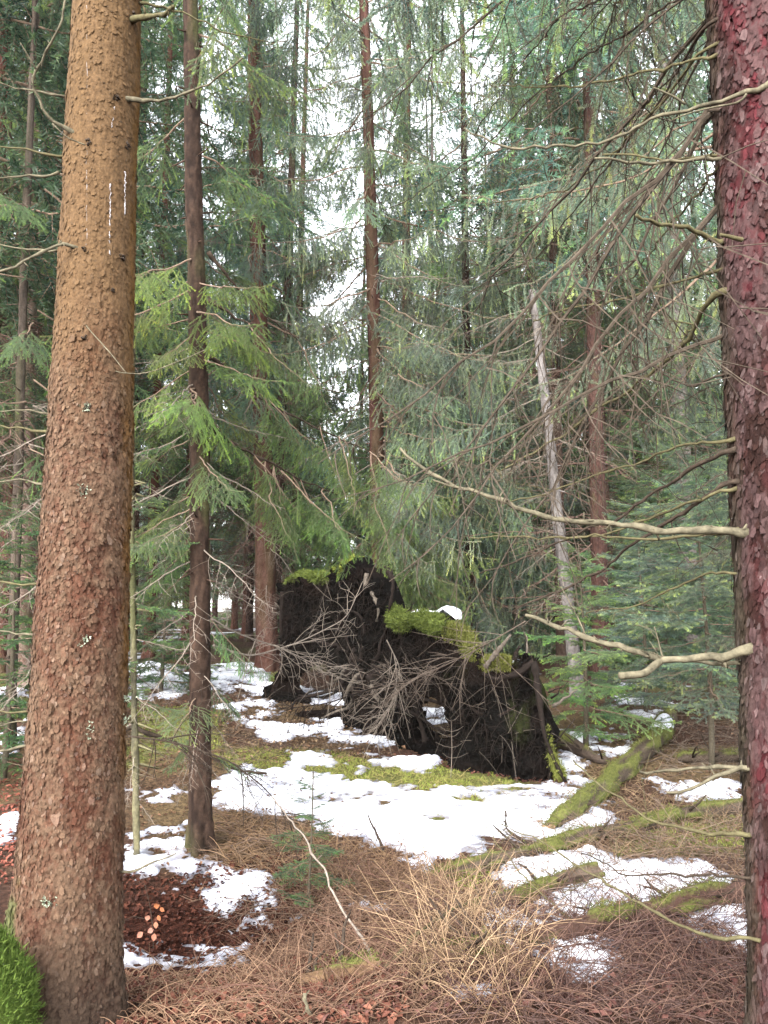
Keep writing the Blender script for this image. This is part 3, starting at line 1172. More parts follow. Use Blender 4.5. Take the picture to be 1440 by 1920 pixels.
# right tree
RX, RY = 1.345, 2.62
RZ = gz(RX, RY) - .05
R_face = math.atan2(-RY, -RX)


def r_rad(h, th):
    return .195 - .008 * h + .09 * np.exp(-h / .22) * (1 + .3 * np.cos(th * 4))


def r_disp(a, z, r):
    uu = a * .19
    wx = .02 * fbm(uu * 14, z * 9, 0, 92, 2)
    wy = .03 * fbm(uu * 12, z * 8, 4, 94, 3)
    f1, e1, r1, o1 = worley((uu + wx * 1.3) / .030, (z + wy * 1.6) / .10, 93)
    f2, e2, r2, o2 = worley((uu - wx) / .014, (z + wy) / .028, 97)
    n1 = .5 + .5 * fbm(uu * 24, z * 10, 0, 90, 4)
    t1, _ = terrace(n1 + .2 * (r2 - .5), 4)
    plate = smooth(.0, .14, e1 + .12 * fbm(uu * 70, z * 40, 0, 91, 2))
    crack = np.abs(fbm(uu * 17 + .6 * fbm(uu * 30, z * 9, 0, 87, 2), z * 1.9, 0, 88, 3))
    d = .014 * t1 + .005 * plate * r1 + .003 * r2 * smooth(0, .12, e2) + .0014 * fbm(uu * 130, z * 90, 0, 99, 3) + .008 * fbm(uu * 8, z * 3, 0, 98, 2)
    d = d - .020 * smooth(.07, 0, crack)
    red = np.array([.044, .009, .011])
    brn = np.array([.016, .0075, .006])
    grey = np.array([.045, .026, .025])
    lowz = smooth(1.6, .2, z - RZ)
    k = smooth(-.25, .35, fbm(uu * 7, z * 2.2, 0, 95, 3) - .6 * lowz + .12)[..., None]
    c = brn + (red - brn) * k
    g = (smooth(.42, .72, t1 * .75 + r2 * .25 + .1 * r1 + .40 * fbm(uu * 9, z * 4, 0, 96, 3)) * (.4 + .6 * plate))[..., None]
    c = c + (grey - c) * g * .85
    rim = smooth(-.75, -1.15, a)[..., None]                                # grey-green flank seen at the edge
    c = c + (np.array([.032, .028, .018]) - c) * rim * .6
    return d, c


P, C = bark_trunk(RX, RY, RZ, RZ + 4.4, r_rad, 140, 440, r_disp, R_face, (.0, 0))
right_tree = thing('spruce_tree', 'red-barked trunk with grey plates and many dead branches at the right edge', 'tree', (RX, RY, RZ))
b = MB()
b.grid(P, col=C.reshape(-1, 3), wrap=True)
b.tube(np.stack([RX + 0 * zz, RY + 0 * zz, RZ + zz - 1], 1), np.maximum(.195 - .008 * zz, .02), 16, col=(.25, .12, .1))
b.build('trunk', M_bark_right, right_tree)


def r_scale_col(a, h, c, rng):
    n = len(a)
    t = rng.random((n, 1))
    cs = c * rng.uniform(.7, 1.35, (n, 1)) + (t > .85) * np.array([.022, .018, .017])
    return rng.random(n) > .1, cs


bark_scales(right_tree, M_bark_right, RX, RY, RZ, r_rad, r_disp, R_face, (0, 0), 9500, (.02, 3.9), (.008, .024), 2.0, .008, r_scale_col, 612)


def rb(pts, Y1, r0, r1, mat, seed, **k):
    """a branch of the right tree: starts inside its trunk"""
    z = at(pts[0][0], pts[0][1], RY)[2]
    a = np.array([RX - .10, RY - .03, z])
    a2 = at(pts[0][0] - 4, pts[0][1], RY - .02)
    rest = img(pts[1:], RY + (Y1 - RY) / len(pts), Y1)
    stick([a, a2] + rest, r0, r1, mat, right_tree, seed=seed, **k)


rb([(1378, 1003), (1240, 1000), (1170, 985), (1050, 980), (985, 962), (930, 935), (870, 915), (800, 880), (750, 840)], 2.9, .0135, .005, M_pale, 61, nub=26, twigs=6, twig_len=.14,
   forks=[(img([(935, 938), (930, 925), (926, 914)], 2.8, 2.79), .006, .003), (img([(875, 917), (845, 912), (812, 900)], 2.83, 2.8), .005, .003)])
rb([(1390, 1207), (1330, 1228), (1235, 1234), (1195, 1226), (1120, 1200), (1060, 1180), (985, 1153)], 2.9, .0165, .006, M_pale, 62, nub=16, twigs=4, twig_len=.12,
   forks=[(img([(1245, 1235), (1226, 1248), (1210, 1264), (1162, 1267)], 2.7, 2.62), .013, .012)])
rb([(1390, 1247), (1310, 1244), (1240, 1238)], 2.9, .008, .004, M_pale, 63)
rb([(1385, 990), (1300, 992), (1180, 1008), (1060, 1012), (960, 1010), (880, 1008)], 3.1, .006, .002, M_olive, 64, twigs=5, twig_len=.16)
# in front of the trunk, from the side turned to the camera
stick(img([(1470, 152), (1440, 165), (1390, 175), (1330, 190), (1285, 195), (1200, 225), (1120, 255), (1030, 270), (980, 275), (930, 262), (870, 240)], 2.45, 2.6),
      .0078, .003, M_pale, right_tree, seed=65, nub=10,
      forks=[(img([(1285, 195), (1262, 180), (1225, 164)], 2.5, 2.48), .0045, .003), (img([(1400, 176), (1395, 192), (1340, 200), (1280, 215), (1255, 228)], 2.46, 2.5), .004, .002)])
rb([(1340, 298), (1240, 300), (1115, 297)], 2.5, .0062, .004, M_pale, 66, nub=10)
rb([(1342, 292), (1240, 293), (1130, 290)], 2.8, .005, .003, M_olive, 67)
rb([(1362, 452), (1300, 436), (1250, 420), (1193, 403)], 2.4, .0085, .006, M_olive, 68,
   forks=[(img([(1392, 450), (1370, 444), (1350, 440)], 2.42, 2.4), .008, .005)])
rb([(1360, 512), (1310, 522), (1200, 556), (1100, 582), (1000, 602)], 3.6, .007, .003, M_olive, 69, twigs=6)
rb([(1358, 545), (1300, 620), (1240, 682), (1175, 728), (1060, 800), (940, 882)], 3.7, .010, .004, M_olive, 70, twigs=6)
rb([(1362, 700), (1290, 730), (1240, 710), (1200, 680), (1178, 655), (1176, 560)], 3.3, .004, .002, M_darkwood, 71, twigs=3)
rb([(1368, 822), (1300, 830), (1210, 858), (1110, 890), (960, 940)], 3.4, .006, .003, M_olive, 72, twigs=6)
rb([(1370, 828), (1300, 868), (1230, 910), (1150, 965), (1080, 1000), (990, 1040), (900, 1075)], 3.7, .0085, .003, M_darkwood, 73, twigs=7)
rb([(1370, 902), (1290, 948), (1200, 992), (1130, 1040), (1060, 1090), (960, 1150)], 3.6, .008, .003, M_darkwood, 74, twigs=7)
rb([(1370, 920), (1290, 950), (1230, 965), (1140, 1000), (1050, 1010)], 3.3, .006, .003, M_olive, 75, twigs=4)
rb([(1385, 1078), (1320, 1088), (1220, 1130), (1100, 1150)], 3.3, .0045, .002, M_olive, 76, twigs=4)
rb([(1395, 1447), (1340, 1462), (1290, 1478), (1250, 1486)], 2.7, .008, .004, M_pale, 77)
rb([(1395, 1442), (1300, 1448), (1200, 1447)], 2.9, .006, .004, M_pale, 78)
rb([(1400, 1562), (1330, 1558), (1220, 1532), (1150, 1490), (1075, 1425)], 3.3, .0065, .003, M_olive, 79, twigs=3)
rb([(1412, 1766), (1300, 1746), (1200, 1702), (1120, 1650), (1040, 1600), (940, 1545)], 3.5, .006, .002, M_olive, 80, twigs=5)
rb([(1405, 1650), (1320, 1650), (1200, 1640), (1090, 1600)], 3.3, .005, .002, M_darkwood, 81, twigs=4)
rb([(1335, 108), (1200, 132), (1080, 160), (1000, 180), (920, 160)], 3.5, .006, .002, M_olive, 82, twigs=8, twig_len=.3)
for k, pp in enumerate([
        [(1335, 40), (1270, 130), (1200, 230), (1110, 330), (1050, 420), (970, 500), (860, 560)],
        [(1335, 75), (1250, 190), (1150, 290), (1060, 340), (980, 370), (900, 380)],
        [(1340, 10), (1300, 60), (1230, 160), (1170, 250), (1120, 360), (1080, 480)],
        [(1345, 210), (1300, 260), (1220, 330), (1150, 420), (1105, 500), (1060, 560)],
        [(1350, 310), (1310, 370), (1250, 440), (1200, 520), (1140, 570), (1040, 620)],
        [(1340, -20), (1240, 20), (1110, 90), (1010, 160), (900, 290), (850, 330), (720, 395)],
        [(1330, -40), (1180, -20), (1050, 10), (960, 130), (890, 240), (860, 290)],
        [(1330, -60), (1160, -40), (1115, 0), (1100, 130), (1050, 240), (1000, 330)]]):
    rb(pp, 4.2 + .15 * k, .0055, .002, (M_darkwood, M_olive, M_deadshade)[k % 3], 300 + k, twigs=14, twig_len=.38, nub=3, sides=6)  # dark tones paint these arcs as shaded silhouettes
# dead and living boughs higher on the right tree, reaching into the picture from above
rng = np.random.default_rng(5)
for k in range(13):
    zz_ = rng.uniform(2.4, 4.8)
    a = R(rng.uniform(95, 215))
    child('dead_branch', G_deadk[k % 3], right_tree, (0, 0, zz_), (rng.uniform(-.4, .4), -R(rng.uniform(-38, -8)), a), float(rng.uniform(.8, 1.5)))
for k in range(10):
    zz_ = rng.uniform(4.0, 6.2)
    a = R(rng.uniform(95, 190))
    child('branch', G_hang[k % 4], right_tree, (0, 0, zz_), (rng.uniform(-.2, .2), -R(rng.uniform(-25, 0)), a), float(rng.uniform(.9, 1.3)), jit(PALEG, rng))

# ------------------------------------------------------------------ slim and mid trunks, each its own
def mid_trunk(tree, base, top, r0, r1, col1, col2, seed, nz=220, nth=44, extra_h=8.0, mat=M_bark_mid, algae=.4):
    """scaly trunk between two world points, going on above the picture"""
    base, top = np.asarray(base, float), np.asarray(top, float)
    dirv = (top - base) / (top[2] - base[2])
    H = top[2] - base[2]
    z = np.concatenate([np.linspace(-.08, H, nz), np.linspace(H, H + extra_h, 12)[1:]])
    th = np.arange(nth) * 2 * math.pi / nth
    Zg, Tg = np.meshgrid(z, th, indexing='ij')
    r = r0 + (r1 - r0) * (Zg / H)
    r = np.maximum(r, .01)
    uu = (Tg - math.pi) * r0
    f1, e1, rr1, o1 = worley(uu / .03, Zg / .045, seed)
    r = r * (1 + .38 * np.exp(-np.maximum(Zg, 0) / .13) * (.6 + .9 * np.cos(Tg * 4 + seed))) + .007 * smooth(.02, .22, e1) * rr1 + .008 * fbm(uu * 10, Zg * 3, 0, seed + 1, 3)
    bend = .03 * fbm(Zg * .4, 0 * Zg, seed, seed, 2) * smooth(0, 1, Zg)
    P = np.stack([base[0] + dirv[0] * Zg + bend + np.cos(Tg) * r, base[1] + dirv[1] * Zg + np.sin(Tg) * r, base[2] + Zg], -1)
    q = np.clip(.45 + .9 * (rr1 - .5) + .8 * fbm(uu * 12, Zg * 3, 0, seed + 2, 4), -.25, 1.35)[..., None]
    c = np.clip(np.array(col1) + (np.array(col2) - np.array(col1)) * q, .004, 1)
    c = c * (.8 + .45 * fbm(uu * 4, Zg * .9, 0, seed + 5, 3))[..., None]
    al = smooth(.1, .5, fbm(uu * 5, Zg * 1.2, 0, seed + 3, 3))[..., None] * algae
    c = c + (np.array([.055, .058, .022]) - c) * al
    mb = MB()
    mb.grid(P, col=c.reshape(-1, 3), wrap=True)
    rng = np.random.default_rng(seed)
    for i in range(40):
        zz = rng.uniform(.5, H)
        a = rng.uniform(0, 6.28)
        rr = r0 + (r1 - r0) * zz / H
        p = base + dirv * zz + np.array([math.cos(a), math.sin(a), 0]) * rr * .8
        d = np.array([math.cos(a), math.sin(a), rng.uniform(-.4, .2)])
        l = rng.uniform(.03, .16)
        mb.tube([p, p + d * l * .6, p + d * l], [.008, .006, .003], 5, col=tuple(col2))
    return mb.build('trunk', mat, tree)


def line_cen(base, top):
    d = (np.asarray(top) - np.asarray(base)) / (top[2] - base[2])
    return lambda z: (float(d[0] * z), float(d[1] * z))


# second trunk from the left: slim, dark, with bright green boughs
B2 = gp(377, 1592)
Y2 = B2[1]
T2 = at(360, 40, Y2)
tree2 = thing('spruce_tree', 'slim dark-trunked spruce with bright green boughs right of the thick left trunk', 'tree', B2)
mid_trunk(tree2, B2, T2, .072, .052, (.018, .011, .008), (.044, .027, .019), 120, algae=.55)
rng = np.random.default_rng(12)
c2 = line_cen(B2, T2)
H2 = T2[2] - B2[2]
add_boughs(tree2, rng, G_flat + G_droop, 2.9, 4.1, 17, (-18, 0), .42, .52, YELG, c2, .06)
add_boughs(tree2, rng, G_droop + G_flat, 1.9, 3.1, 9, (-24, -8), .36, .45, (.075, .125, .05), c2, .06, az=R(190), azspread=R(110))
add_boughs(tree2, rng, G_hang + G_droop, 4.6, 7.5, 9, (-10, 10), .6, .6, GREEN, c2, .05)
add_boughs(tree2, rng, G_droop, 1.3, 2.3, 3, (-20, -8), .34, .42, GREEN, c2, .06)
add_boughs(tree2, rng, G_droop + G_flat, .55, 1.2, 4, (-25, -10), .24, .32, GREEN, c2, .06)
add_boughs(tree2, rng, G_dead, .5, 3.4, 26, (-35, -5), .35, .6, None, c2, .06, name='dead_branch')
# long boughs reaching right and down, dark stems with green hanging from them
for k, (pts, tgt) in enumerate([([(392, 668), (450, 710), (520, 760), (600, 800), (700, 850)], 6.3), ([(392, 800), (470, 850), (540, 890), (640, 930)], 6.2),
                                ([(390, 470), (450, 540), (510, 600), (560, 640)], 6.0), ([(392, 560), (450, 600), (520, 630)], 5.6)]):
    w3 = img(pts, Y2, tgt)
    stick(w3, .011, .004, M_darkwood, tree2, 'branch', seed=130 + k, twigs=6, sides=6)
    for q in range(9 if k < 2 else 1):
        i = rng.uniform(.35, 1) * (len(w3) - 1)
        i0 = min(int(i), len(w3) - 2)
        p = w3[i0] + (w3[i0 + 1] - w3[i0]) * (i - i0) - B2
        child('branch', (G_hang + G_droop)[rng.integers(7)], tree2, tuple(p), (rng.uniform(-.3, .3), -R(rng.uniform(-55, -10)), R(rng.uniform(-70, 60))), float(rng.uniform(.28, .5)),
              jit((.075, .125, .045), rng))

# thin dark sapling stem
B2b = gp(256, 1612)
T2b = at(252, 900, B2b[1] + .1)
sap = thing('spruce_sapling', 'thin dark sapling stem between the thick left trunk and the slim spruce', 'sapling', B2b)
mid_trunk(sap, B2b, T2b, .021, .014, (.05, .045, .03), (.10, .09, .05), 140, 80, 12, 1.4, algae=.6)
cs = line_cen(B2b, T2b)
add_boughs(sap, rng, G_young, .9, 2.9, 16, (-15, 15), .45, .35, GREEN, cs, .015)
add_boughs(sap, rng, G_dead, .3, 1.4, 9, (-30, 0), .25, .35, None, cs, .015, name='dead_branch')

# red trunk left of the root plate
B3 = gp(503, 1258)
Y3 = B3[1]
T3 = at(478, 150, Y3)
tree3 = thing('spruce_tree', 'straight reddish-brown trunk standing just left of the root plate', 'tree', B3)
mid_trunk(tree3, B3, T3, .0135 * Y3, .0085 * Y3, (.055, .024, .017), (.100, .056, .042), 150, 200, 40, 12, algae=.25)
c3 = line_cen(B3, T3)
add_boughs(tree3, rng, G_hang + G_droop, 4.2, 13, 34, (-22, 0), 1.1, 1.0, BLUEG, c3, .13)
add_boughs(tree3, rng, G_dead + G_deadr, 1.0, 7.0, 34, (-30, 0), .6, 1.1, None, c3, .13, name='dead_branch')

add_boughs(tree3, rng, G_hang + G_droop, 7.0, 12.5, 12, (-28, -10), .8, 1.0, BLUEG, c3, .13, az=R(-90), azspread=R(70))
# the weeping spruce behind the root plate
Y4 = 11.6
x4 = (722 - 720) / F * Y4
B4 = np.array([x4, Y4, gz(x4, Y4)])
T4 = at(692, 300, Y4)
tree4 = thing('spruce_tree', 'weeping spruce with pale green hanging boughs above the root plate', 'tree', B4)
mid_trunk(tree4, B4, T4, .125, .085, (.040, .018, .014), (.074, .038, .029), 160, 160, 32, 9, algae=.2)
c4 = line_cen(B4, T4)
add_boughs(tree4, rng, G_hang, 2.2, 5.4, 26, (-24, -8), .9, 1.05, PALEG, c4, .1, az=R(-25), azspread=R(60))
add_boughs(tree4, rng, G_hang + G_droop, 4.4, 13, 44, (-20, 5), 1.15, .9, PALEG, c4, .1)
add_boughs(tree4, rng, G_droop, 1.5, 3.0, 12, (-22, -5), .8, .9, (.10, .15, .05), c4, .1, az=R(-45), azspread=R(55))
add_boughs(tree4, rng, G_dead + G_deadr, 1.2, 6.5, 26, (-28, 0), .8, 1.1, None, c4, .1, name='dead_branch')

add_boughs(tree4, rng, G_hang, 5.5, 11, 9, (-28, -8), .8, 1.0, PALEG, c4, .1, az=R(-90), azspread=R(70))
# a second pale spruce just behind, right of the middle
x5, Y5 = (880 - 720) / F * 13.5, 13.5
tree5 = thing('spruce_tree', 'pale grey-green spruce hanging over the snow-capped part of the root plate', 'tree', (x5, Y5, gz(x5, Y5)))
child('trunk', G_trunk[1], tree5, (0, 0, 0), (0, 0, 1), (.6, .6, .8), DKB)
add_boughs(tree5, rng, G_hang, 1.4, 7.0, 40, (-22, -6), 1.05, 1.0, PALEG, lambda z: (0, 0), .08)
add_boughs(tree5, rng, G_hang + G_droop, 7.0, 15, 32, (-15, 10), 1.1, .7, PALEG, lambda z: (0, 0), .08)

# grey leaning dead trunk
B6 = gp(1073, 1196, 16)
Y6 = 10.3
B6 = at(1082, 1194, Y6)
B6[2] = gz(B6[0], Y6)
T6 = at(1000, 560, Y6 + .3)
tree6 = thing('dead_spruce', 'leaning grey barkless dead trunk beside the young spruces', 'dead tree', B6)
mid_trunk(tree6, B6, T6, .085, .048, (.085, .074, .068), (.165, .147, .138), 170, 140, 26, .12, algae=.05)
add_boughs(tree6, rng, G_dead, 1.2, 6.0, 30, (-25, 5), .45, .8, None, line_cen(B6, T6), .08, name='dead_branch')

# other single trunks further back
add_boughs(tree5, rng, G_hang, 2.6, 8.0, 16, (-26, -6), 1.1, 1.1, PALEG, lambda z: (0, 0), .08, az=R(-60), azspread=R(70))
x5b, Y5b = (1425 - 720) / F * 6.4, 6.4
tree5b = thing('spruce_tree', 'spruce behind the red-barked trunk with long green boughs hanging into the upper right', 'tree', (x5b, Y5b, gz(x5b, Y5b)))
child('trunk', G_trunk[2], tree5b, (0, 0, 0), (0, 0, 2), (.6, .6, .7), DKB)
add_boughs(tree5b, rng, G_hang + G_droop, 4.0, 8.5, 17, (-22, 0), 1.0, 1.1, PALEG, lambda z: (0, 0), .08, az=R(185), azspread=R(75))
add_boughs(tree5b, rng, G_deadk, 1.2, 4.0, 14, (-30, 0), .7, 1.0, None, lambda z: (0, 0), .08, az=R(185), azspread=R(80), name='dead_branch')
t7 = far_tree(1124, 11.4, .12, (.048, .026, .020), BLUEG, 'brown trunk standing behind the young spruces, right of the grey leaning trunk', None, rng, True, 2, -.012)
t8 = far_tree(1052, 12.7, .09, DKB, DARKG, 'dark trunk close behind the grey leaning trunk', None, rng, True, 2)
t9 = far_tree(985, 21, .2, BROWN, DARKG, 'broad dark trunk left of the grey leaning trunk', None, rng, True, 1)
t10 = far_tree(282, 16.5, .105, REDB, GREEN, 'short reddish trunk showing low between sapling and slim spruce', None, rng, True, 1)
B11 = gp(60, 1560)
T11 = at(150, 560, B11[1] + .5)
tree11 = thing('spruce_tree', 'slim black trunk leaning behind the left edge of the thick trunk', 'tree', B11)
mid_trunk(tree11, B11, T11, .055, .04, (.035, .026, .022), (.06, .045, .035), 180, 120, 24, 6)
add_boughs(tree11, rng, G_dead, .8, 3.5, 12, (-25, 0), .5, .7, None, line_cen(B11, T11), .05, name='dead_branch')
B12 = gp(45, 1290)
tree12 = thing('spruce_tree', 'pale brown trunk with mossy foot at the left edge', 'tree', B12)
mid_trunk(tree12, B12, at(62, 300, B12[1]), .10, .07, (.13, .08, .06), (.22, .16, .13), 185, 120, 24, 9)
add_boughs(tree12, rng, G_deadr, .8, 5, 26, (-30, 0), .6, 1.0, None, lambda z: (0, 0), .08, name='dead_branch')
add_boughs(tree12, rng, G_droop + G_hang, 2.8, 11, 38, (-20, 0), 1.0, 1.0, GREEN, lambda z: (0, 0), .08)
B13 = gp(18, 1410)
tree13 = thing('spruce_tree', 'dark slim trunk at the far left edge in front of the snow', 'tree', B13)
mid_trunk(tree13, B13, at(52, 400, B13[1]), .05, .036, (.045, .035, .028), (.085, .065, .05), 187, 120, 20, 8)
add_boughs(tree13, rng, G_deadr + G_dead, .9, 3.6, 18, (-30, 0), .5, .8, None, lambda z: (0, 0), .05, name='dead_branch')
add_boughs(tree13, rng, G_flat + G_droop, 1.6, 6, 18, (-15, 0), .55, .8, GREEN, lambda z: (0, 0), .05)


# ------------------------------------------------------------------ young spruces on the right
def young(px, Yd, H, label, col, rng, n=44, wide=1.0, group=None, stemr=.03, lowest=.06):
    x = (px - 720) / F * Yd
    t = thing('young_spruce', label, 'young tree', (x, Yd, gz(x, Yd)), group)
    mb = MB()
    z = np.linspace(-.05, H, 14)
    mb.tube(np.stack([x + .02 * np.sin(z * 2), Yd + 0 * z, t.location.z + z], 1), np.maximum(stemr * (1 - z / H), .004), 8, col=(.06, .05, .035))
    mb.build('trunk', M_bark_mid, t)
    for i in range(n):
        u = i / n
        z_ = H * (lowest + (.98 - lowest) * u)
        s_ = wide * (.30 + .75 * (1 - u)) * rng.uniform(.75, 1.15) * min(1, .6 + 2 * u) * min(1.0, H / 2.2) ** .6
        child('branch', G_young[rng.integers(4)], t, (0, 0, z_), (rng.uniform(-.2, .2), -R(-8 + 30 * u + rng.uniform(-8, 8)), i * 2.4 + rng.uniform(-.4, .4)), float(s_ * 1.1), jit(col, rng, .12))
    return t


young(1316, 7.6, 3.3, 'tall blue-green young spruce with dark stem beside the red-barked trunk', (.125, .178, .125), rng, 46, 1.2, lowest=.2)
young(1088, 8.3, 2.05, 'small fresh green young spruce at the right end of the root plate', (.11, .185, .075), rng, 34, .95)
young(1200, 9.6, 2.6, 'blue-green young spruce between the grey leaning trunk and the taller young spruce', (.115, .172, .125), rng, 40, 1.1)
young(1420, 9.2, 4.2, 'bushy young spruce showing on both sides behind the red-barked trunk', (.10, .155, .10), rng, 56, 1.3)
young(1240, 13.0, 5.6, 'high pointed green young spruce above and behind the blue-green ones', (.10, .16, .09), rng, 80, 1.7)
young(30, 7.2, 2.5, 'dark green young spruce at the left edge behind the thick trunk', (.05, .10, .04), rng, 40, 1.0)
young(310, 10.5, 2.3, 'bushy green young spruce low behind the slim spruce', (.055, .105, .045), rng, 44, 1.0)
young(585, 4.7, .75, 'tiny spruce seedling in the dry grass left of the long leaning stick', (.06, .11, .05), rng, 22, .55, stemr=.01)

# ------------------------------------------------------------------ the stand behind
rng = np.random.default_rng(99)
placed = []
specs = []
tries = 0
while len(specs) < 118 and tries < 9000:
    tries += 1
    Yd = 15 + 60 * rng.random() ** 1.35
    px = rng.uniform(-120, 1560)
    x = (px - 720) / F * Yd
    if any(math.hypot(x - a, Yd - c) < 1.6 for a, c in placed):
        continue
    if Yd < 17 and 560 < px < 960:
        continue
    placed.append((x, Yd))
    specs.append((px, Yd))
for i in range(52):                       # the far edge of the stand
    specs.append((float(-130 + 1700 * (i + rng.uniform(-.4, .4)) / 52), float(rng.uniform(62, 92))))
for px, Yd in sorted(specs, key=lambda s_: s_[1]):
    if px < 480:
        lab, grp = 'dark spruce of the dense stand left of the reddish trunk', 'spruces of the stand on the left'
        gr = (GREEN, DARKG, BLUEG)[rng.integers(3)]
        ck = 2 if Yd < 22 else (1 if Yd < 34 else 0)
    elif px < 960:
        lab, grp = 'tall spruce of the dense stand far behind the root plate', 'spruces of the stand in the middle'
        ck = None
        gr = (BLUEG, PALEG, GREEN)[rng.integers(3)]
    else:
        lab, grp = 'tall spruce of the dense stand far behind the young spruces', 'spruces of the stand on the right'
        ck = None
        gr = (BLUEG, PALEG, GREEN)[rng.integers(3)]
    bk = (REDB, BROWN, BROWN, DKB, GREYB)[rng.integers(5)]
    rr_ = rng.uniform(.09, .2)
    look = ('slim ' if rr_ < .145 else 'stout ') + {REDB: 'reddish-barked ', BROWN: 'brown-barked ', DKB: 'dark-barked ', GREYB: 'grey-barked '}[bk]
    lab = look + lab.replace('dark ', '').replace('tall ', '')
    tt = far_tree(px, Yd, rr_, bk, gr, lab, grp, rng, True, ck, rng.normal(0, .012), sch=float(rng.uniform(.8, 1.2)))
    if px < 620 and Yd < 34:
        add_boughs(tt, rng, G_deadr, .5, 4.5, 13, (-25, 5), .7, 1.3, None, lambda z: (0, 0), .1, name='dead_branch')

for i, (px, Yd) in enumerate([(-190, 8), (-330, 11), (-240, 14.5), (-130, 18), (8, 12.5), (78, 14.5), (-40, 9.5), (98, 17.5), (30, 18.5), (-60, 14), (60, 22.5), (108, 25)]):  # those well outside the frame on the left are added to block side light
    tt = far_tree(px, Yd, rng.uniform(.08, .13), (REDB, DKB)[i % 2], DARKG, ('reddish-barked' if i % 2 == 0 else 'dark-barked') + ' spruce in the gloom left of the thick trunk, bristling with dead twigs', 'gloomy spruces at the left edge', rng, True, 1, rng.normal(0, .012), sch=.95)
    add_boughs(tt, rng, G_deadr, .4, 5.0, 26, (-25, 5), .7, 1.3, None, lambda z: (0, 0), .1, name='dead_branch')
# undergrowth of young spruces between the trunks
k = 0
for i in range(56):
    Yd = rng.uniform(12.5, 46)
    px = rng.uniform(1000, 1560) if i % 2 else rng.uniform(500 if i % 8 else -160, 1000)
    H = rng.uniform(2.5, 9.5)
    if Yd < 16 and px < 1060:
        Yd += 7
    x = (px - 720) / F * Yd
    if px < 560:
        lab, grp = 'young spruce of the undergrowth among the left trunks', 'young spruces on the left'
    elif px < 1000:
        lab, grp = 'young spruce of the undergrowth behind the root plate', 'young spruces in the middle'
    else:
        lab, grp = 'young spruce of the undergrowth far back on the right', 'young spruces on the right'
    gcol = (GREEN, BLUEG, PALEG)[rng.integers(3)]
    lab = ('low ' if H < 4.5 else 'half-grown ' if H < 7 else 'tall ') + {GREEN: 'fresh green ', BLUEG: 'blue-green ', PALEG: 'pale green '}[gcol] + lab
    t = thing('young_spruce', lab, 'young tree', (x, Yd, gz(x, Yd) - .04), grp)
    child('trunk', G_trunk[i % 4], t, (0, 0, 0), (0, 0, i), (.25 * H / 6, .25 * H / 6, H / 25), DKB)
    child('crown', G_ycrown[i % 2], t, (0, 0, 0), (0, 0, rng.uniform(0, 6.28)), (H / 6 * rng.uniform(.8, 1.2),) * 2 + (H / 6,), jit(gcol, rng))

# ------------------------------------------------------------------ root plate of a fallen tree
PL = [  # (px, ground py, top py) from the left end to the right end, as seen
    (522, 1302, 1108), (560, 1318, 1092), (612, 1335, 1096), (640, 1345, 1068), (690, 1362, 1062), (735, 1380, 1088), (745, 1388, 1158), (800, 1402, 1160),
    (850, 1415, 1166), (898, 1428, 1205), (908, 1430, 1248), (955, 1440, 1240), (1000, 1450, 1236), (1012, 1455, 1262), (1040, 1462, 1400)]
base_pts = []
for (px, gy_, ty) in PL:
    g = gp(px, gy_)
    base_pts.append((g, at(px, ty, g[1])[2] - g[2]))
bp = np.array([q[0] for q in base_pts])
bh = np.array([q[1] for q in base_pts])
# ease the depth so the plate is one bowed sheet
dep = np.poly1d(np.polyfit([q[0] for q in PL], bp[:, 1], 2))
for i, (px, gy_, ty) in enumerate(PL):
    Yd = float(dep(px))
    p = at(px, gy_, Yd)
    t_ = at(px, ty, Yd)
    bp[i] = (p[0], Yd, gz(p[0], Yd))
    bh[i] = t_[2] - bp[i][2]
plate = thing('root_plate', 'black upturned root plate of a fallen tree, capped with moss and snow', 'root plate', bp[7])
cum = np.concatenate([[0], np.cumsum(np.linalg.norm(np.diff(bp[:, :2], axis=0), axis=1))])
PLEN = cum[-1]
NU, NV = 260, 130
us = np.linspace(0, PLEN, NU)
bx = np.interp(us, cum, bp[:, 0])
by = np.interp(us, cum, bp[:, 1])
hh = np.interp(us, cum, bh)
hh = hh + .11 * fbm(us * 5, 0 * us, 0, 201, 3) + .09 * fbm(us * 19, 0 * us, 0, 203, 3)
tx, ty_ = np.gradient(bx), np.gradient(by)
nl_ = np.hypot(tx, ty_)
nx, ny = ty_ / nl_, -tx / nl_                  # towards the camera
U, V = np.meshgrid(us, np.linspace(0, 1, NV), indexing='ij')
gzs = np.array([gz(a, c) for a, c in zip(bx, by)])
Zf = gzs[:, None] - .08 + V * (hh[:, None] + .08)
up_ = V * hh[:, None]
thick = .16 + .20 * (1 - V) + .07 * fbm(U * 1.8, Zf * 1.8, 0, 205, 3)
thick *= smooth(-.02, .25, U) * .6 + .4
thick *= .45 + .55 * smooth(0, .22, PLEN - U)
fr = .26 * fbm(U * 2.4, Zf * 2.0, 0, 207, 4) + .14 * np.abs(fbm(U * 7, Zf * 4, 0, 209, 4)) + .06 * fbm(U * 26, Zf * 14, 0, 211, 3)
rib = .03 * np.abs(np.sin(U * 9 + 3 * fbm(U * 2, Zf * 2, 0, 213, 2)))
offF = thick * .5 + fr + rib - .10 * V
offB = -thick * .5 - .10 * fbm(U * 2.5, Zf * 2.5, 3.3, 215, 4)
jx = .085 * fbm(U * 5, Zf * 5, 5, 217, 4) + .10 * fbm(Zf * 5, Zf * 2, 2, 218, 4) * smooth(PLEN * .86, PLEN, U)
jz = .035 * fbm(U * 9, Zf * 9, 8, 219, 3)
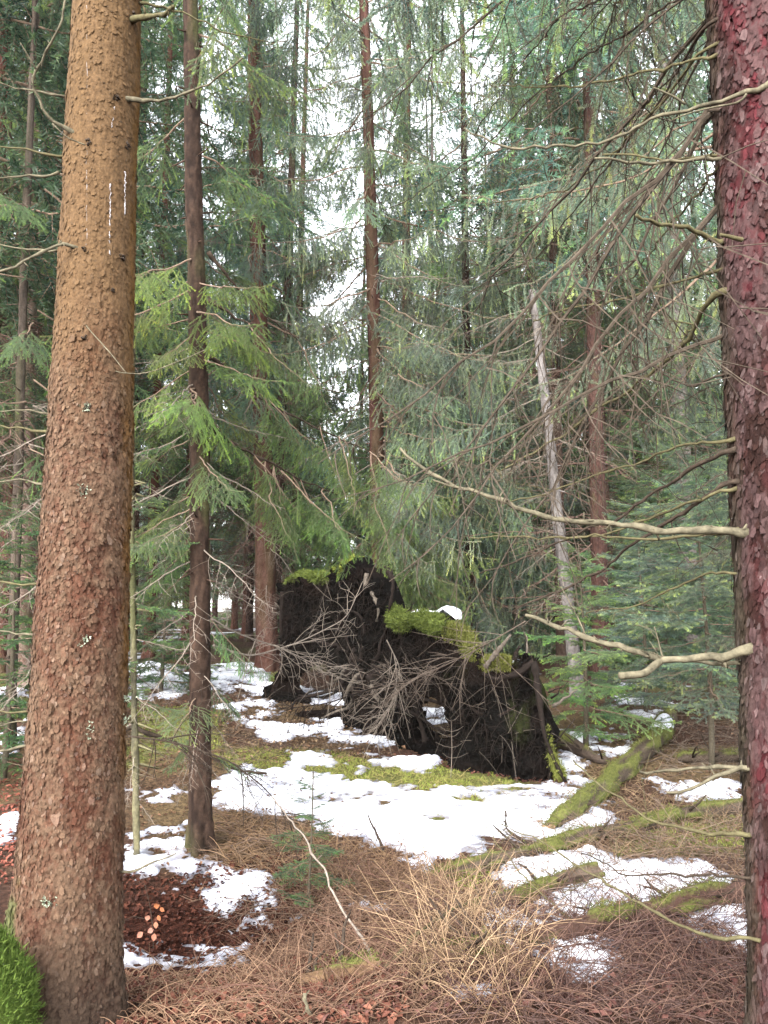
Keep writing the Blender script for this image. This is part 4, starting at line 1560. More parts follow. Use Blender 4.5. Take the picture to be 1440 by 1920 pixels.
PF = np.stack([bx[:, None] + nx[:, None] * offF + jx, by[:, None] + ny[:, None] * offF, Zf + jz * (V < .97)], -1)
PB = np.stack([bx[:, None] + nx[:, None] * offB + jx, by[:, None] + ny[:, None] * offB, Zf + jz * (V < .97)], -1)
# openings torn through it: the snow behind shows in one, the left end stands on a leg
keep = np.ones((NU - 1, NV - 1), bool)


def uz(px, py):
    u_ = np.interp(px, [q[0] for q in PL], cum)
    Yd = float(dep(px))
    return u_, at(px, py, Yd)[2]


uc = U[:-1, :-1]
zc = Zf[:-1, :-1]
wob = .30 * fbm(U * 9, Zf * 9, 0, 221, 3)[:-1, :-1]
for (px, py, wpx, hpx, sc_) in [(812, 1350, 33, 40, 1), (850, 1365, 10, 30, 1), (842, 1392, 8, 10, 1), (592, 1288, 50, 44, 1), (632, 1312, 26, 20, 1), (578, 1236, 12, 12, 1), (780, 1328, 8, 8, 1)]:
    u0, z0_ = uz(px, py)
    u1, z1_ = uz(px + wpx, py - hpx)
    e = ((uc - u0) / (u1 - u0)) ** 2 + ((zc - z0_) / (z1_ - z0_)) ** 2
    keep &= e > 1 + wob
soil = np.array([.004, .0034, .003])
brn_ = np.array([.012, .008, .0065])
mos_ = np.array([.026, .030, .010])
k1 = smooth(.0, .5, fbm(U * 3, Zf * 3, 0, 223, 4))[..., None]
k2 = (smooth(.1, .5, fbm(U * 4, Zf * 2.2, 2, 225, 4)) * smooth(PLEN * .58, PLEN * .72, U))[..., None]
cF = soil + (brn_ - soil) * k1 * .7
cF = cF + (mos_ - cF) * k2 * .8
b = MB()
nvt = NU * NV
vall = np.vstack([PF.reshape(-1, 3), PB.reshape(-1, 3)])
idx = np.arange(nvt).reshape(NU, NV)
q = np.stack([idx[:-1, :-1], idx[1:, :-1], idx[1:, 1:], idx[:-1, 1:]], -1)
front = q[keep]
back = q[keep][:, ::-1] + nvt
side = []
kk = np.pad(keep, 1)
for i in range(NU - 1):
    for j in range(NV - 1):
        if not keep[i, j]:
            continue
        if not kk[i, j + 1]:
            side.append((idx[i, j], idx[i, j + 1], idx[i, j + 1] + nvt, idx[i, j] + nvt))
        if not kk[i + 2, j + 1]:
            side.append((idx[i + 1, j + 1], idx[i + 1, j], idx[i + 1, j] + nvt, idx[i + 1, j + 1] + nvt))
        if not kk[i + 1, j]:
            side.append((idx[i + 1, j], idx[i, j], idx[i, j] + nvt, idx[i + 1, j] + nvt))
        if not kk[i + 1, j + 2]:
            side.append((idx[i, j + 1], idx[i + 1, j + 1], idx[i + 1, j + 1] + nvt, idx[i, j + 1] + nvt))
b.mesh(vall, np.vstack([front, back, np.array(side)]), None, 0, .5, np.vstack([cF.reshape(-1, 3)] * 2))
b.build('soil_body', M_soil, plate, smoothf=False)


def pf(u, v):
    """point on the front of the plate"""
    i = np.clip(u / PLEN * (NU - 1), 0, NU - 1.001)
    j = np.clip(v * (NV - 1), 0, NV - 1.001)
    return PF[int(i), int(j)]


rng = np.random.default_rng(31)
nrm = np.array([nx.mean(), ny.mean(), 0])
# thick roots, each its own part
cu, cv = PLEN * .52, .42
for k in range(26):
    a = rng.uniform(0, 6.28)
    l = rng.uniform(.35, 1.0)
    pts = []
    for s_ in np.linspace(.08, 1, 12):
        u_ = cu + math.cos(a) * l * s_ * PLEN * .46 + .05 * math.sin(s_ * 7 + k)
        v_ = cv + math.sin(a) * l * s_ * .52 + .03 * math.sin(s_ * 9 + k * 2)
        if not (0.02 * PLEN < u_ < .985 * PLEN and .02 < v_ < .97):
            break
        pts.append(pf(u_, v_) + nrm * (.02 + .05 * math.sin(s_ * 5 + k)))
    if len(pts) < 4:
        continue
    pts = smooth_poly(pts, 18)
    mb = MB()
    mb.tube(pts, np.linspace(rng.uniform(.02, .045), .008, 18) * (1 + .15 * rng.normal(size=18)), 7)
    mb.build('root', M_root if k % 5 else M_rootpale, plate)
for pts in [[(688, 1075), (684, 1095), (700, 1115), (712, 1140), (706, 1165)], [(725, 1062), (738, 1090), (735, 1120), (728, 1150)], [(530, 1110), (526, 1180), (530, 1240), (524, 1300), (505, 1312)],
            [(1002, 1240), (1010, 1300), (1020, 1380), (1045, 1440), (1062, 1468)], [(965, 1238), (968, 1222), (975, 1212)], [(800, 1400), (790, 1360), (770, 1300), (772, 1240)],
            [(910, 1250), (930, 1225), (958, 1190)], [(855, 1420), (858, 1380), (870, 1330)], [(1000, 1240), (975, 1262), (930, 1275), (905, 1262)]]:
    w3 = smooth_poly([at(px, py, float(dep(min(px, 1040))) - .22) for px, py in pts], 16)
    mb = MB()
    mb.tube(w3, np.linspace(.03, .014, 16) * (1 + .2 * rng.normal(size=16)), 7)
    mb.build('root', M_rootpale if pts[0][0] in (688, 910) else M_root, plate)
for k in range(22):                                    # torn ends standing out along the edges
    u_ = PLEN * (.02 + .96 * rng.random())
    v_ = 1.0 if k % 3 else rng.uniform(.3, .9)
    if k % 3 == 0:
        u_ = PLEN * rng.choice([.015, .975])
    p = pf(u_, v_ * .99) - nrm * rng.uniform(.02, .25)
    d = unit(np.array([rng.normal(0, .6) + (.9 if u_ > PLEN * .9 else -.9 if u_ < PLEN * .1 else 0), rng.normal(-.2, .4), rng.uniform(.1, .9)]))
    l = rng.uniform(.08, .26)
    s_ = np.linspace(0, 1, 7)[:, None]
    w3 = p + d * l * s_ + rng.normal(0, .35, 3) * l * s_ ** 2 + rng.normal(0, .012, (7, 3)) * s_
    mb = MB()
    mb.tube(w3, rng.uniform(.008, .022) * (1 - .75 * s_[:, 0]), 6)
    mb.build('root', M_root if k % 4 else M_rootpale, plate)
# hanging rootlets and fibres
mb = MB()
for k in range(1500):
    u_, v_ = rng.uniform(0, PLEN), rng.uniform(.12, 1) ** .7
    p = pf(u_, v_) + nrm * .01
    l = rng.uniform(.06, .34)
    d = unit(nrm * rng.uniform(.1, .9) + np.array([rng.normal(0, .5), rng.normal(0, .2), rng.normal(-.3, .7)]))
    s_ = np.linspace(0, 1, 6)[:, None]
    w3 = p + d * l * s_ * .6 + np.array([0, 0, -1.0]) * l * .7 * s_ ** 2 + rng.normal(0, .09, 3) * s_ * (1 - s_) * 3 + rng.normal(0, .010, (6, 3))
    mb.tube(w3, rng.uniform(.0012, .0042) * (1 - .6 * s_[:, 0]), 4, cap=False)
tag(mb.build('rootlets', M_root, plate), kind='stuff')
mb = MB()
for k in range(50):
    u_, v_ = rng.uniform(.02, PLEN * .95), rng.uniform(.2, 1)
    p = pf(u_, v_) + nrm * .03
    l = rng.uniform(.15, .6)
    d = unit(np.array([rng.normal(0, 1), rng.normal(-.3, .25), rng.normal(-.2, .6)]))
    s_ = np.linspace(0, 1, 8)[:, None]
    w3 = p + d * l * s_ + np.array([0, 0, -1.0]) * l * .5 * s_ ** 2 + rng.normal(0, .25, 3) * l * s_ * (1 - s_)
    mb.tube(w3, rng.uniform(.0016, .0035) * (1 - .5 * s_[:, 0]), 4, cap=False)
tag(mb.build('pale_fibres', M_rootpale, plate), kind='stuff')


def moss_tufts(mb, P, Nn, rng, l0=.012, l1=.03, wd=.004, cols=((.07, .095, .018), (.14, .165, .042)), per=4):
    n = len(P) * per
    P = np.repeat(P, per, 0) + rng.normal(0, .006, (n, 3))
    Nn = np.repeat(Nn, per, 0)
    d = unit(Nn + rng.normal(0, .55, (n, 3)))
    l = rng.uniform(l0, l1, (n, 1))
    sd_ = unit(np.cross(d, rng.normal(size=(n, 3)))) * wd
    t = rng.random((n, 1))
    c = np.array(cols[0]) + (np.array(cols[1]) - np.array(cols[0])) * t
    mb.tris(np.stack([P - sd_, P + sd_, P + d * l], 1), 0, .5, c)


def moss_cushion(name, path, parent, rng, r0=.09, hgt=.07, n=1500, cols=((.040, .056, .012), (.105, .125, .030))):
    """a lumpy cushion of moss along a top edge"""
    q = smooth_poly(path, 24)
    mb = MB()
    s_ = np.linspace(0, 1, 24)
    th = np.linspace(-.55 * math.pi, 1.0 * math.pi, 16)
    tg = unit(np.gradient(q, axis=0))
    sidev = unit(np.cross(tg, [0, 0, 1.0]))
    A, B = np.meshgrid(s_, th, indexing='ij')
    end = np.clip(np.minimum(A, 1 - A) * 7, .25, 1) ** .5
    rr = r0 * end * (1 + .5 * fbm(A * 6, B * 1.5, 0, int(path[0][0] * 100) % 97, 3) + .25 * fbm(A * 22, B * 5, 0, 6, 2))
    P = q[:, None] + sidev[:, None] * (np.cos(B) * rr)[..., None] + np.array([0, 0, 1.0]) * (np.sin(B) * rr * (hgt / r0))[..., None]
    c = np.array(cols[0]) + (np.array(cols[1]) - np.array(cols[0])) * (.5 + .5 * fbm(A * 14, B * 4, 0, 5, 2))[..., None]
    mb.grid(P, col=c.reshape(-1, 3))
    i, j = rng.integers(0, 24, n), rng.integers(0, 16, n)
    pt = P[i, j] + rng.normal(0, .012, (n, 3))
    moss_tufts(mb, pt, unit(P[i, j] - q[i]), rng, .015, .05, .0045, cols, 5)
    o = mb.build(name, M_moss, parent, False)
    return tag(o, kind='stuff')


def top_path(pxs, dy=0, off=0.0):
    out = []
    for px in pxs:
        u_ = np.interp(px, [q_[0] for q_ in PL], cum)
        i = int(np.clip(u_ / PLEN * (NU - 1), 0, NU - 1))
        p = .5 * PF[i, NV - 1] + .5 * PB[i, NV - 1]
        out.append(p + np.array([0, 0, dy]) + nrm * off)
    return out


moss_cushion('moss_cap', top_path([538, 560, 590, 610], .01), plate, rng, .11, .055, 1500)
moss_cushion('moss_cap', top_path([640, 660, 684], .01), plate, rng, .10, .06, 900, ((.09, .11, .02), (.16, .18, .04)))
moss_cushion('moss_cap', top_path([744, 770, 800, 830, 860], -.02, .07), plate, rng, .14, .075, 2600)
moss_cushion('moss_cap', top_path([860, 880, 896, 904], -.05, .06), plate, rng, .085, .07, 1300, ((.055, .062, .014), (.125, .125, .034)))
moss_cushion('moss_cap', top_path([912, 940, 965], .0, .03), plate, rng, .08, .05, 800, ((.08, .085, .02), (.15, .15, .04)))
moss_cushion('moss_strip', [at(px, py, float(dep(1035)) - .12) for px, py in [(1022, 1372), (1030, 1410), (1042, 1440), (1058, 1464)]], plate, rng, .07, .06, 1000, ((.09, .10, .02), (.18, .19, .05)))
# snow lying on the moss
sp = smooth_poly(top_path([762, 785, 810, 835, 866], .085, -.06), 24)
A, B = np.meshgrid(np.linspace(0, 1, 24), np.linspace(-.2 * math.pi, 1.2 * math.pi, 14), indexing='ij')
rr = .10 * np.clip(np.minimum(A, 1 - A) * 5, .05, 1) ** .5 * (1 + .2 * fbm(A * 6, B * 1.5, 0, 8, 2))
tg = unit(np.gradient(sp, axis=0))
sv = unit(np.cross(tg, [0, 0, 1.0]))
P = sp[:, None] + sv[:, None] * (np.cos(B) * rr)[..., None] + np.array([0, 0, 1.0]) * (np.sin(B) * rr * .30 + .02 * fbm(A * 9, B * 3, 0, 9, 2))[..., None]
mb = MB()
mb.grid(P, val=1)
mb.build('snow_cap', M_snow, plate)

# fallen dead boughs caught in front of the plate
def dead_spray(name, label, pts, Y0, Y1, mat, seed, r0=.014, twigs=40, tl=.5, group=None, sub=3, r1=.003):
    rng = np.random.default_rng(seed)
    w3 = img(pts, Y0, Y1)
    t = thing(name, label, 'branch', w3[0], group)
    mb = MB()
    q = smooth_poly(w3, 26)
    mb.tube(q, np.linspace(r0, r1, 26), 6)
    mb.build('stem', mat, t)
    mb = MB()
    for k in range(twigs):
        i = rng.integers(3, 25)
        tg = unit(q[min(i + 1, 25)] - q[i - 1])
        d = unit(tg * rng.uniform(.5, 1) + np.array([rng.normal(0, .45), rng.normal(0, .35), rng.normal(0, .5)]))
        l = tl * rng.uniform(.35, 1.15) * (1.1 - .5 * i / 26)
        s_ = np.linspace(0, 1, 9)[:, None]
        p = q[i] + d * l * s_ + np.array([0, 0, -.25]) * l * s_ ** 2 + rng.normal(0, .2, 3) * l * s_ ** 2
        mb.tube(p, rng.uniform(.0024, .0045) * (1 - .65 * s_[:, 0]), 4)
        for m in range(sub):
            j = rng.integers(2, 8)
            d2 = unit(d + rng.normal(0, .55, 3))
            l2 = l * rng.uniform(.2, .5)
            mb.tube([p[j], p[j] + d2 * l2 * .5, p[j] + d2 * l2 + rng.normal(0, .03, 3)], [.0022, .0018, .0012], 3)
    tag(mb.build('twigs', mat, t), kind='stuff')
    return t


yb = float(dep(560))
dead_spray('dead_branch', 'pale grey dead branch arching in front of the left half of the root plate', [(395, 1160), (450, 1190), (525, 1214), (600, 1250), (660, 1282)], Y2 + .6, 8.0, M_dead, 401, .0065, 34, .55)
dead_spray('dead_branch', 'pale dead branch spreading right below the moss cap on the root plate', [(400, 1210), (470, 1232), (560, 1205), (650, 1160), (680, 1090)], Y2 + .8, 8.2, M_dead, 402, .008, 26, .5)
dead_spray('dead_branch', 'tangled brown dead bough leaning over the middle of the root plate', [(985, 1165), (900, 1215), (820, 1255), (740, 1290), (660, 1300)], 6.2, 8.0, M_deadbrown, 403, .005, 52, .7)
dead_spray('dead_branch', 'brown dead bough with fine twigs lying low left of the hole in the root plate', [(725, 1200), (750, 1250), (745, 1310), (700, 1370)], 7.3, 7.8, M_dead, 404, .005, 36, .6)
dead_spray('dead_branch', 'dark dead bough at the foot of the root plate above the snow', [(790, 1270), (700, 1290), (610, 1320), (520, 1330)], 7.3, 8.5, M_root, 405, .012, 50, .5)
dead_spray('dead_branch', 'grey dead branch crossing low in front of the slim spruce', [(240, 1380), (320, 1390), (430, 1425), (500, 1480), (560, 1560)], 4.6, 4.9, M_darkwood, 406, .0055, 26, .4)

# ------------------------------------------------------------------ fallen logs
def log(label, pts, Y=None, r0=.1, r1=.07, seed=0, moss=.6, cols=((.026, .019, .014), (.070, .052, .038)), lift=.95, name='fallen_log', cut=False, mcol=((.045, .052, .014), (.110, .112, .032)), tn=1):
    rng = np.random.default_rng(seed)
    w3 = np.array([gp(*p) for p in pts])
    n = 70
    q = smooth_poly(w3, n)
    r = np.linspace(r0, r1, n) * np.clip((1 - np.linspace(0, 1, n)) * 14, .25, 1) ** .5
    q[:, 2] = ground_h(q[:, 0], q[:, 1]) + r * lift
    for _ in range(6):
        q[1:-1, 2] = .25 * q[:-2, 2] + .5 * q[1:-1, 2] + .25 * q[2:, 2]
    t = thing(name, label, 'log', q[0])
    tg = unit(np.gradient(q, axis=0))
    sv = unit(np.cross(tg, [0, 0, 1.0]))
    uv = np.cross(sv, tg)
    th = np.arange(26) * 2 * math.pi / 26
    A, B = np.meshgrid(np.linspace(0, 1, n), th, indexing='ij')
    Lg = np.linalg.norm(np.diff(q, axis=0), axis=1).sum()
    wv = fbm(A * Lg * 4, np.cos(B) * 1.2, np.sin(B) * 1.2, seed, 4)
    up = np.sin(B)
    mk = smooth(-.15, .3, up * .35 + wv * 2.0 + (moss - .5) * 1.6)
    rr = r[:, None] * (1 + .12 * wv) + .02 * mk * (1 + wv) * min(1, r0 / .06)
    P = q[:, None] + sv[:, None] * (np.cos(B) * rr)[..., None] + uv[:, None] * (np.sin(B) * rr)[..., None]
    c0, c1 = np.array(cols[0]), np.array(cols[1])
    c = c0 + (c1 - c0) * (.5 + .5 * fbm(A * Lg * 8, B * 2, 0, seed + 1, 3))[..., None]
    cm = np.array(mcol[0]) + (np.array(mcol[1]) - np.array(mcol[0])) * (.5 + .5 * fbm(A * Lg * 14, B * 4, 0, seed + 2, 3))[..., None]
    c = c + (cm - c) * mk[..., None]
    mb = MB()
    mb.grid(P, col=c.reshape(-1, 3), wrap=True)
    for e, s_ in ((0, -1), (n - 1, 1)):
        mb.mesh(np.vstack([P[e], q[e]]), None, [(26, (k + 1) % 26, k) if s_ < 0 else (26, k, (k + 1) % 26) for k in range(26)], 0, .5, (.2, .13, .08))
    mb.build('stem', M_log, t)
    # moss tufts standing on it
    mb = MB()
    kx = np.argwhere((mk > .55) & (up > -.3))
    sel = kx[rng.integers(0, len(kx), int(900 * tn))] if len(kx) else []
    if len(sel):
        pt = P[sel[:, 0], sel[:, 1]] + rng.normal(0, .012, (len(sel), 3))
        moss_tufts(mb, pt, unit(P[sel[:, 0], sel[:, 1]] - q[sel[:, 0]]), rng, .006, .016, .0026, mcol, 4)
        tag(mb.build('moss', M_moss, t, False), kind='stuff')
    for k in range(5):
        i = rng.integers(6, n - 6)
        d = unit(sv[i] * rng.choice([-1, 1]) + np.array([0, 0, rng.uniform(.1, .9)]))
        l = rng.uniform(.08, .3)
        mb = MB()
        mb.tube([q[i] + d * r[i] * .5, q[i] + d * (r[i] + l * .6), q[i] + d * (r[i] + l) + rng.normal(0, .02, 3)], [.010, .007, .004], 6)
        mb.build('branch_stub', M_darkwood, t)
    return t, q, r


lgA, qA, rA = log('thick moss-covered log with a snow patch, lying right of the root plate', [(1256, 1362), (1215, 1420), (1150, 1478), (1085, 1530), (1030, 1562)], r0=.09, r1=.05, seed=501, moss=.5, tn=2.2)
mb = MB()
A, B = np.meshgrid(np.linspace(0, 1, 14), np.linspace(0, math.pi, 10), indexing='ij')
sq = qA[3:17]
rr = (rA[3:17, None] * 1.0 + .035) * np.clip(np.minimum(A, 1 - A) * 6, .6, 1)
tg = unit(np.gradient(sq, axis=0))
sv = unit(np.cross(tg, [0, 0, 1.0]))
P = sq[:, None] + sv[:, None] * (np.cos(B) * rr * .8)[..., None] + np.array([0, 0, 1.0]) * (np.sin(B) * rr * 1.12 + .004)[..., None]
mb.grid(P, val=.7)
mb.build('snow_patch', M_snow, lgA)
log('long mossy pole lying across the right foreground under the red-barked trunk', [(1425, 1520), (1300, 1535), (1160, 1568), (1060, 1592), (950, 1620), (810, 1652)], r0=.048, r1=.032, seed=502, moss=.34, tn=1.4)
log('dark rotting log with green moss tufts in the brush at lower right', [(1400, 1690), (1290, 1715), (1180, 1738), (1080, 1760), (970, 1778)], r0=.055, r1=.04, seed=503, moss=.22, cols=((.028, .015, .011), (.07, .04, .03)), tn=.8)
log('mossy log piece half buried in straw left of the rotting log', [(930, 1790), (860, 1806), (790, 1822)], r0=.04, r1=.034, seed=504, moss=.35, cols=((.05, .03, .02), (.13, .085, .05)), tn=.4)
lgE, qE, rE = log('short tan log piece with a bright broken orange end in front', [(560, 1850), (640, 1838), (712, 1824)], r0=.030, r1=.034, seed=505, moss=.12, cols=((.06, .034, .02), (.16, .10, .055)), tn=.2, lift=.5)
mb = MB()
mb.tube([qE[-3], qE[-1], qE[-1] + unit(qE[-1] - qE[-3]) * .012], [rE[-1] * 1.08, rE[-1] * 1.02, rE[-1] * .6], 12)
mb.build('broken_end', M_cut, lgE)
log('low mossy log among snow patches, above the rotting log', [(1120, 1650), (1040, 1672), (960, 1700), (880, 1722)], r0=.04, r1=.03, seed=506, moss=.2, cols=((.04, .03, .022), (.10, .075, .055)), tn=.5)
log('dark root-like log running right from the foot of the root plate', [(1030, 1398), (1075, 1412), (1120, 1432), (1150, 1436)], r0=.10, r1=.03, seed=507, moss=.05, cols=((.03, .023, .018), (.07, .05, .038)), tn=.2, name='fallen_log')
log('thin mossy log in the shade right of the snow-patched log', [(1420, 1425), (1330, 1430), (1270, 1428)], r0=.05, r1=.04, seed=508, moss=.5, tn=.6)


# loose sticks, each its own
def loose(label, pts, Y0, Y1, r0, r1, mat, seed, **k):
    w3 = img(pts, Y0, Y1)
    o = stick(w3, r0, r1, mat, None, 'stick', seed=seed, **k)
    # rebase on its foot
    base = Vector(w3[0])
    o.data.transform(__import__('mathutils').Matrix.Translation(-base))
    o.location = base
    tag(o, label, 'stick')
    return o


g0 = gp(702, 1806)
loose('long tan stick leaning through the dry grass in the middle foreground', [(702, 1806), (655, 1720), (600, 1628), (550, 1545), (508, 1492)], g0[1], g0[1] + .9, .0062, .003, M_dead, 601, nub=6)
g0 = gp(720, 1600)
loose('short dark pointed stick standing at the edge of the central snow', [(720, 1602), (706, 1560), (690, 1528)], g0[1], g0[1], .008, .004, M_darkwood, 602)
g0 = gp(975, 1560)
loose('crooked dark stick poking up left of the mossy pole', [(1010, 1585), (960, 1566), (946, 1555), (948, 1520)], 5.4, 5.4, .010, .006, M_darkwood, 603, twigs=2)
g0 = gp(578, 1915)
loose('pale grey stick standing in the leaf litter at the bottom edge', [(578, 1930), (576, 1890), (572, 1862)], 3.15, 3.15, .006, .005, M_pale, 604)
loose('brown stick slanting down to the left through the straw', [(720, 1812), (800, 1740), (880, 1690)], 3.55, 4.0, .009, .005, M_olive, 605, twigs=2)
loose('thin bent stick rising from the brush to the right of the straw', [(1085, 1745), (1000, 1660), (930, 1590), (905, 1545)], 4.1, 4.5, .005, .002, M_olive, 606, twigs=5)
loose('grey stick lying across the hollow under the slim spruce', [(240, 1360), (330, 1400), (450, 1440), (500, 1450)], 5.4, 5.6, .013, .006, M_darkwood, 607, twigs=4)

# bare seedling in front of the hole
gS = gp(845, 1462)
t = thing('bare_seedling', 'bare grey conifer seedling with side twigs in front of the hole', 'seedling', gS)
mb = MB()
tipp = at(846, 1352, gS[1])
q = smooth_poly([gS, .5 * (gS + tipp) + [.01, 0, 0], tipp], 12)
mb.tube(q, np.linspace(.0035, .0012, 12), 5)
mb.build('stem', M_dead, t)
for k in range(5):
    i = 4 + k * 2 - k // 3
    mb = MB()
    for s_ in (-1, 1):
        l = .15 * (1 - k / 8) * rng.uniform(.5, 1.2)
        p = q[min(i, 11)]
        mb.tube([p, p + [s_ * l * .5, -.02, .015], p + [s_ * l, -.03, .05]], [.0014, .0012, .0007], 4)
    mb.build('side_twig', M_dead, t)

# beech seedling with dry orange leaves
gB = gp(288, 1786)
t = thing('beech_seedling', 'little seedling holding dry orange beech leaves over the hollow', 'seedling', gB)
mb = MB()
top = at(266, 1640, gB[1])
q = smooth_poly([gB, at(286, 1730, gB[1]), at(280, 1690, gB[1]), top], 16)
mb.tube(q, np.linspace(.003, .0014, 16), 5)
mb.tube([q[6], at(250, 1718, gB[1]), at(225, 1730, gB[1])], [.002, .0016, .001], 4)
mb.build('stem', M_darkwood, t)
for (px, py, ang, l, cc) in [(288, 1700, 20, .06, (.42, .20, .07)), (300, 1702, -30, .05, (.45, .22, .08)), (282, 1722, 160, .05, (.50, .30, .16)), (292, 1728, -80, .055, (.48, .27, .13)),
                             (288, 1742, 200, .055, (.50, .31, .18)), (268, 1748, 215, .06, (.48, .28, .15)), (290, 1750, -95, .06, (.45, .24, .12)), (296, 1716, -60, .05, (.46, .22, .08))]:
    p = at(px, py, gB[1])
    a = R(ang)
    l *= .6
    cc = (cc[0] * .46, cc[1] * .36, cc[2] * .46)
    d = np.array([math.cos(a), -.25, math.sin(a)])
    s_ = np.array([-math.sin(a), -.2, math.cos(a)])
    k_ = np.linspace(0, 1, 7)
    wd = np.sin(math.pi * k_ ** .8) * .4 * l
    fold = np.array([0, -1, 0]) * .25
    P = np.stack([p + d * l * k_[:, None] + s_ * wd[:, None] + fold * wd[:, None], p + d * l * k_[:, None] + np.array([0, .1, 0]) * (l * k_[:, None] ** 2),
                  p + d * l * k_[:, None] - s_ * wd[:, None] + fold * wd[:, None]], 1)
    mb = MB()
    mb.grid(P, col=cc)
    mb.build('leaf', M_litter, t)

# moss mound in the lower left corner
c0 = at(-34, 1815, 2.85)
t = thing('moss_mound', 'bright green moss cushion at the foot of the thick left trunk', 'moss', (c0[0], c0[1], gz(c0[0], c0[1])))
A, B = np.meshgrid(np.linspace(0, 1, 40), np.linspace(0, 2 * math.pi, 60, endpoint=False), indexing='ij')
hgt = c0[2] + .06 - gz(c0[0], c0[1])
rad = np.sin(A * math.pi / 2)
zz_ = np.cos(A * math.pi / 2)
lump = 1 + .14 * fbm(rad * np.cos(B) * 2, rad * np.sin(B) * 2, zz_ * 2, 44, 3)
P = np.stack([c0[0] + (.165 * rad) * np.cos(B) * lump, c0[1] + .22 * rad * np.sin(B) * lump, gz(c0[0], c0[1]) - .08 + (hgt + .08) * zz_ ** .6 * lump], -1)
c = np.array([.04, .062, .010]) + np.array([.03, .03, .010]) * fbm(A * 9, B * 3, 0, 45, 3)[..., None]
mb = MB()
mb.grid(P, col=c.reshape(-1, 3), wrap=True)
mb.build('cushion', M_moss, t)
mb = MB()
i, j = rng.integers(0, 40, 5200), rng.integers(0, 60, 5200)
pt = P[i, j] + rng.normal(0, .010, (5200, 3))
moss_tufts(mb, pt, unit(P[i, j] - np.array([c0[0], c0[1], gz(c0[0], c0[1])])), rng, .010, .028, .0028, ((.034, .060, .010), (.085, .120, .024)), 4)
tag(mb.build('moss', M_moss, t, False), kind='stuff')

# ------------------------------------------------------------------ forest floor: leaves, straw, brush, moss
def area_points(poly, n, rng):
    P = np.array(gpoly(poly))
    lo, hi = P.min(0), P.max(0)
    out = []
    while sum(map(len, out)) < n:
        q = rng.uniform(lo, hi, (n * 2, 2))
        out.append(q[inpoly_sd(q[:, 0], q[:, 1], P) > 0])
    q = np.concatenate(out)[:n]
    return np.column_stack([q, ground_h(q[:, 0], q[:, 1])])


rng = np.random.default_rng(2024)


def leaves(mb, pts, rng, size=(.02, .055), cols=((.10, .035, .022), (.24, .095, .05)), up=.012):
    n = len(pts)
    a = rng.uniform(0, 6.28, n)
    tl = rng.normal(0, .45, (n, 2))
    s_ = rng.uniform(*size, n)
    nrm_ = unit(np.column_stack([tl, np.ones(n)]))
    d = unit(np.cross(nrm_, np.column_stack([np.cos(a), np.sin(a), np.zeros(n)])))
    e = np.cross(nrm_, d)
    p = pts + np.array([0, 0, 1.0]) * rng.uniform(.004, up + .012, (n, 1))
    L_, W_ = s_[:, None], s_[:, None] * .33
    bend = nrm_ * s_[:, None] * rng.uniform(-.1, .35, (n, 1))
    v0, v1, v2, v3 = p - d * L_ * .5, p + e * W_ + bend, p + d * L_ * .5, p - e * W_ + bend
    c = np.array(cols[0]) + (np.array(cols[1]) - np.array(cols[0])) * rng.random((n, 1))
    V = np.stack([v0, v1, v2, v3], 1).reshape(-1, 3)
    ix = np.arange(n)[:, None] * 4
    mb.mesh(V, None, np.vstack([ix + [0, 1, 2], ix + [0, 2, 3]]), 0, .5, np.repeat(c, 4, 0))


mb = MB()
leaves(mb, area_points([(150, 1930), (200, 1810), (560, 1790), (760, 1840), (760, 1930)], 2400, rng), rng, (.018, .05), ((.075, .027, .02), (.20, .085, .055)))
leaves(mb, area_points([(210, 1640), (560, 1600), (620, 1720), (520, 1790), (210, 1790)], 2600, rng), rng, (.015, .04), ((.028, .010, .007), (.085, .030, .018)))
leaves(mb, area_points([(560, 1930), (760, 1700), (1440, 1660), (1440, 1930)], 2600, rng), rng, (.015, .045), ((.06, .026, .022), (.16, .075, .06)))
leaves(mb, area_points([(-40, 1480), (60, 1440), (60, 1640), (-40, 1700)], 700, rng), rng, (.02, .05), ((.12, .04, .03), (.26, .09, .06)))
leaves(mb, area_points([(840, 1420), (1060, 1450), (1060, 1480), (700, 1420)], 800, rng), rng, (.015, .04), ((.06, .025, .02), (.15, .065, .045)))
leaves(mb, area_points([(240, 1380), (520, 1420), (900, 1620), (560, 1700), (240, 1640)], 2200, rng), rng, (.012, .035), ((.06, .03, .02), (.15, .085, .05)))
leaves(mb, area_points([(-60, 1300), (240, 1240), (520, 1260), (560, 1340), (860, 1430), (420, 1440), (-60, 1480)], 3000, rng), rng, (.02, .06), ((.06, .035, .022), (.19, .11, .065)))
leaves(mb, area_points([(1040, 1420), (1240, 1330), (1440, 1330), (1440, 1700), (900, 1740)], 2600, rng), rng, (.015, .045), ((.07, .04, .028), (.20, .125, .08)))
leaves(mb, area_points([(400, 1310), (560, 1320), (760, 1420), (420, 1430)], 1500, rng), rng, (.015, .05), ((.05, .03, .02), (.22, .15, .09)))
mb.colr = [c_ * .72 for c_ in mb.colr]
tag(mb.build('leaf_litter', M_litter, None, False), 'fallen brown leaves covering the forest floor', kind='stuff')


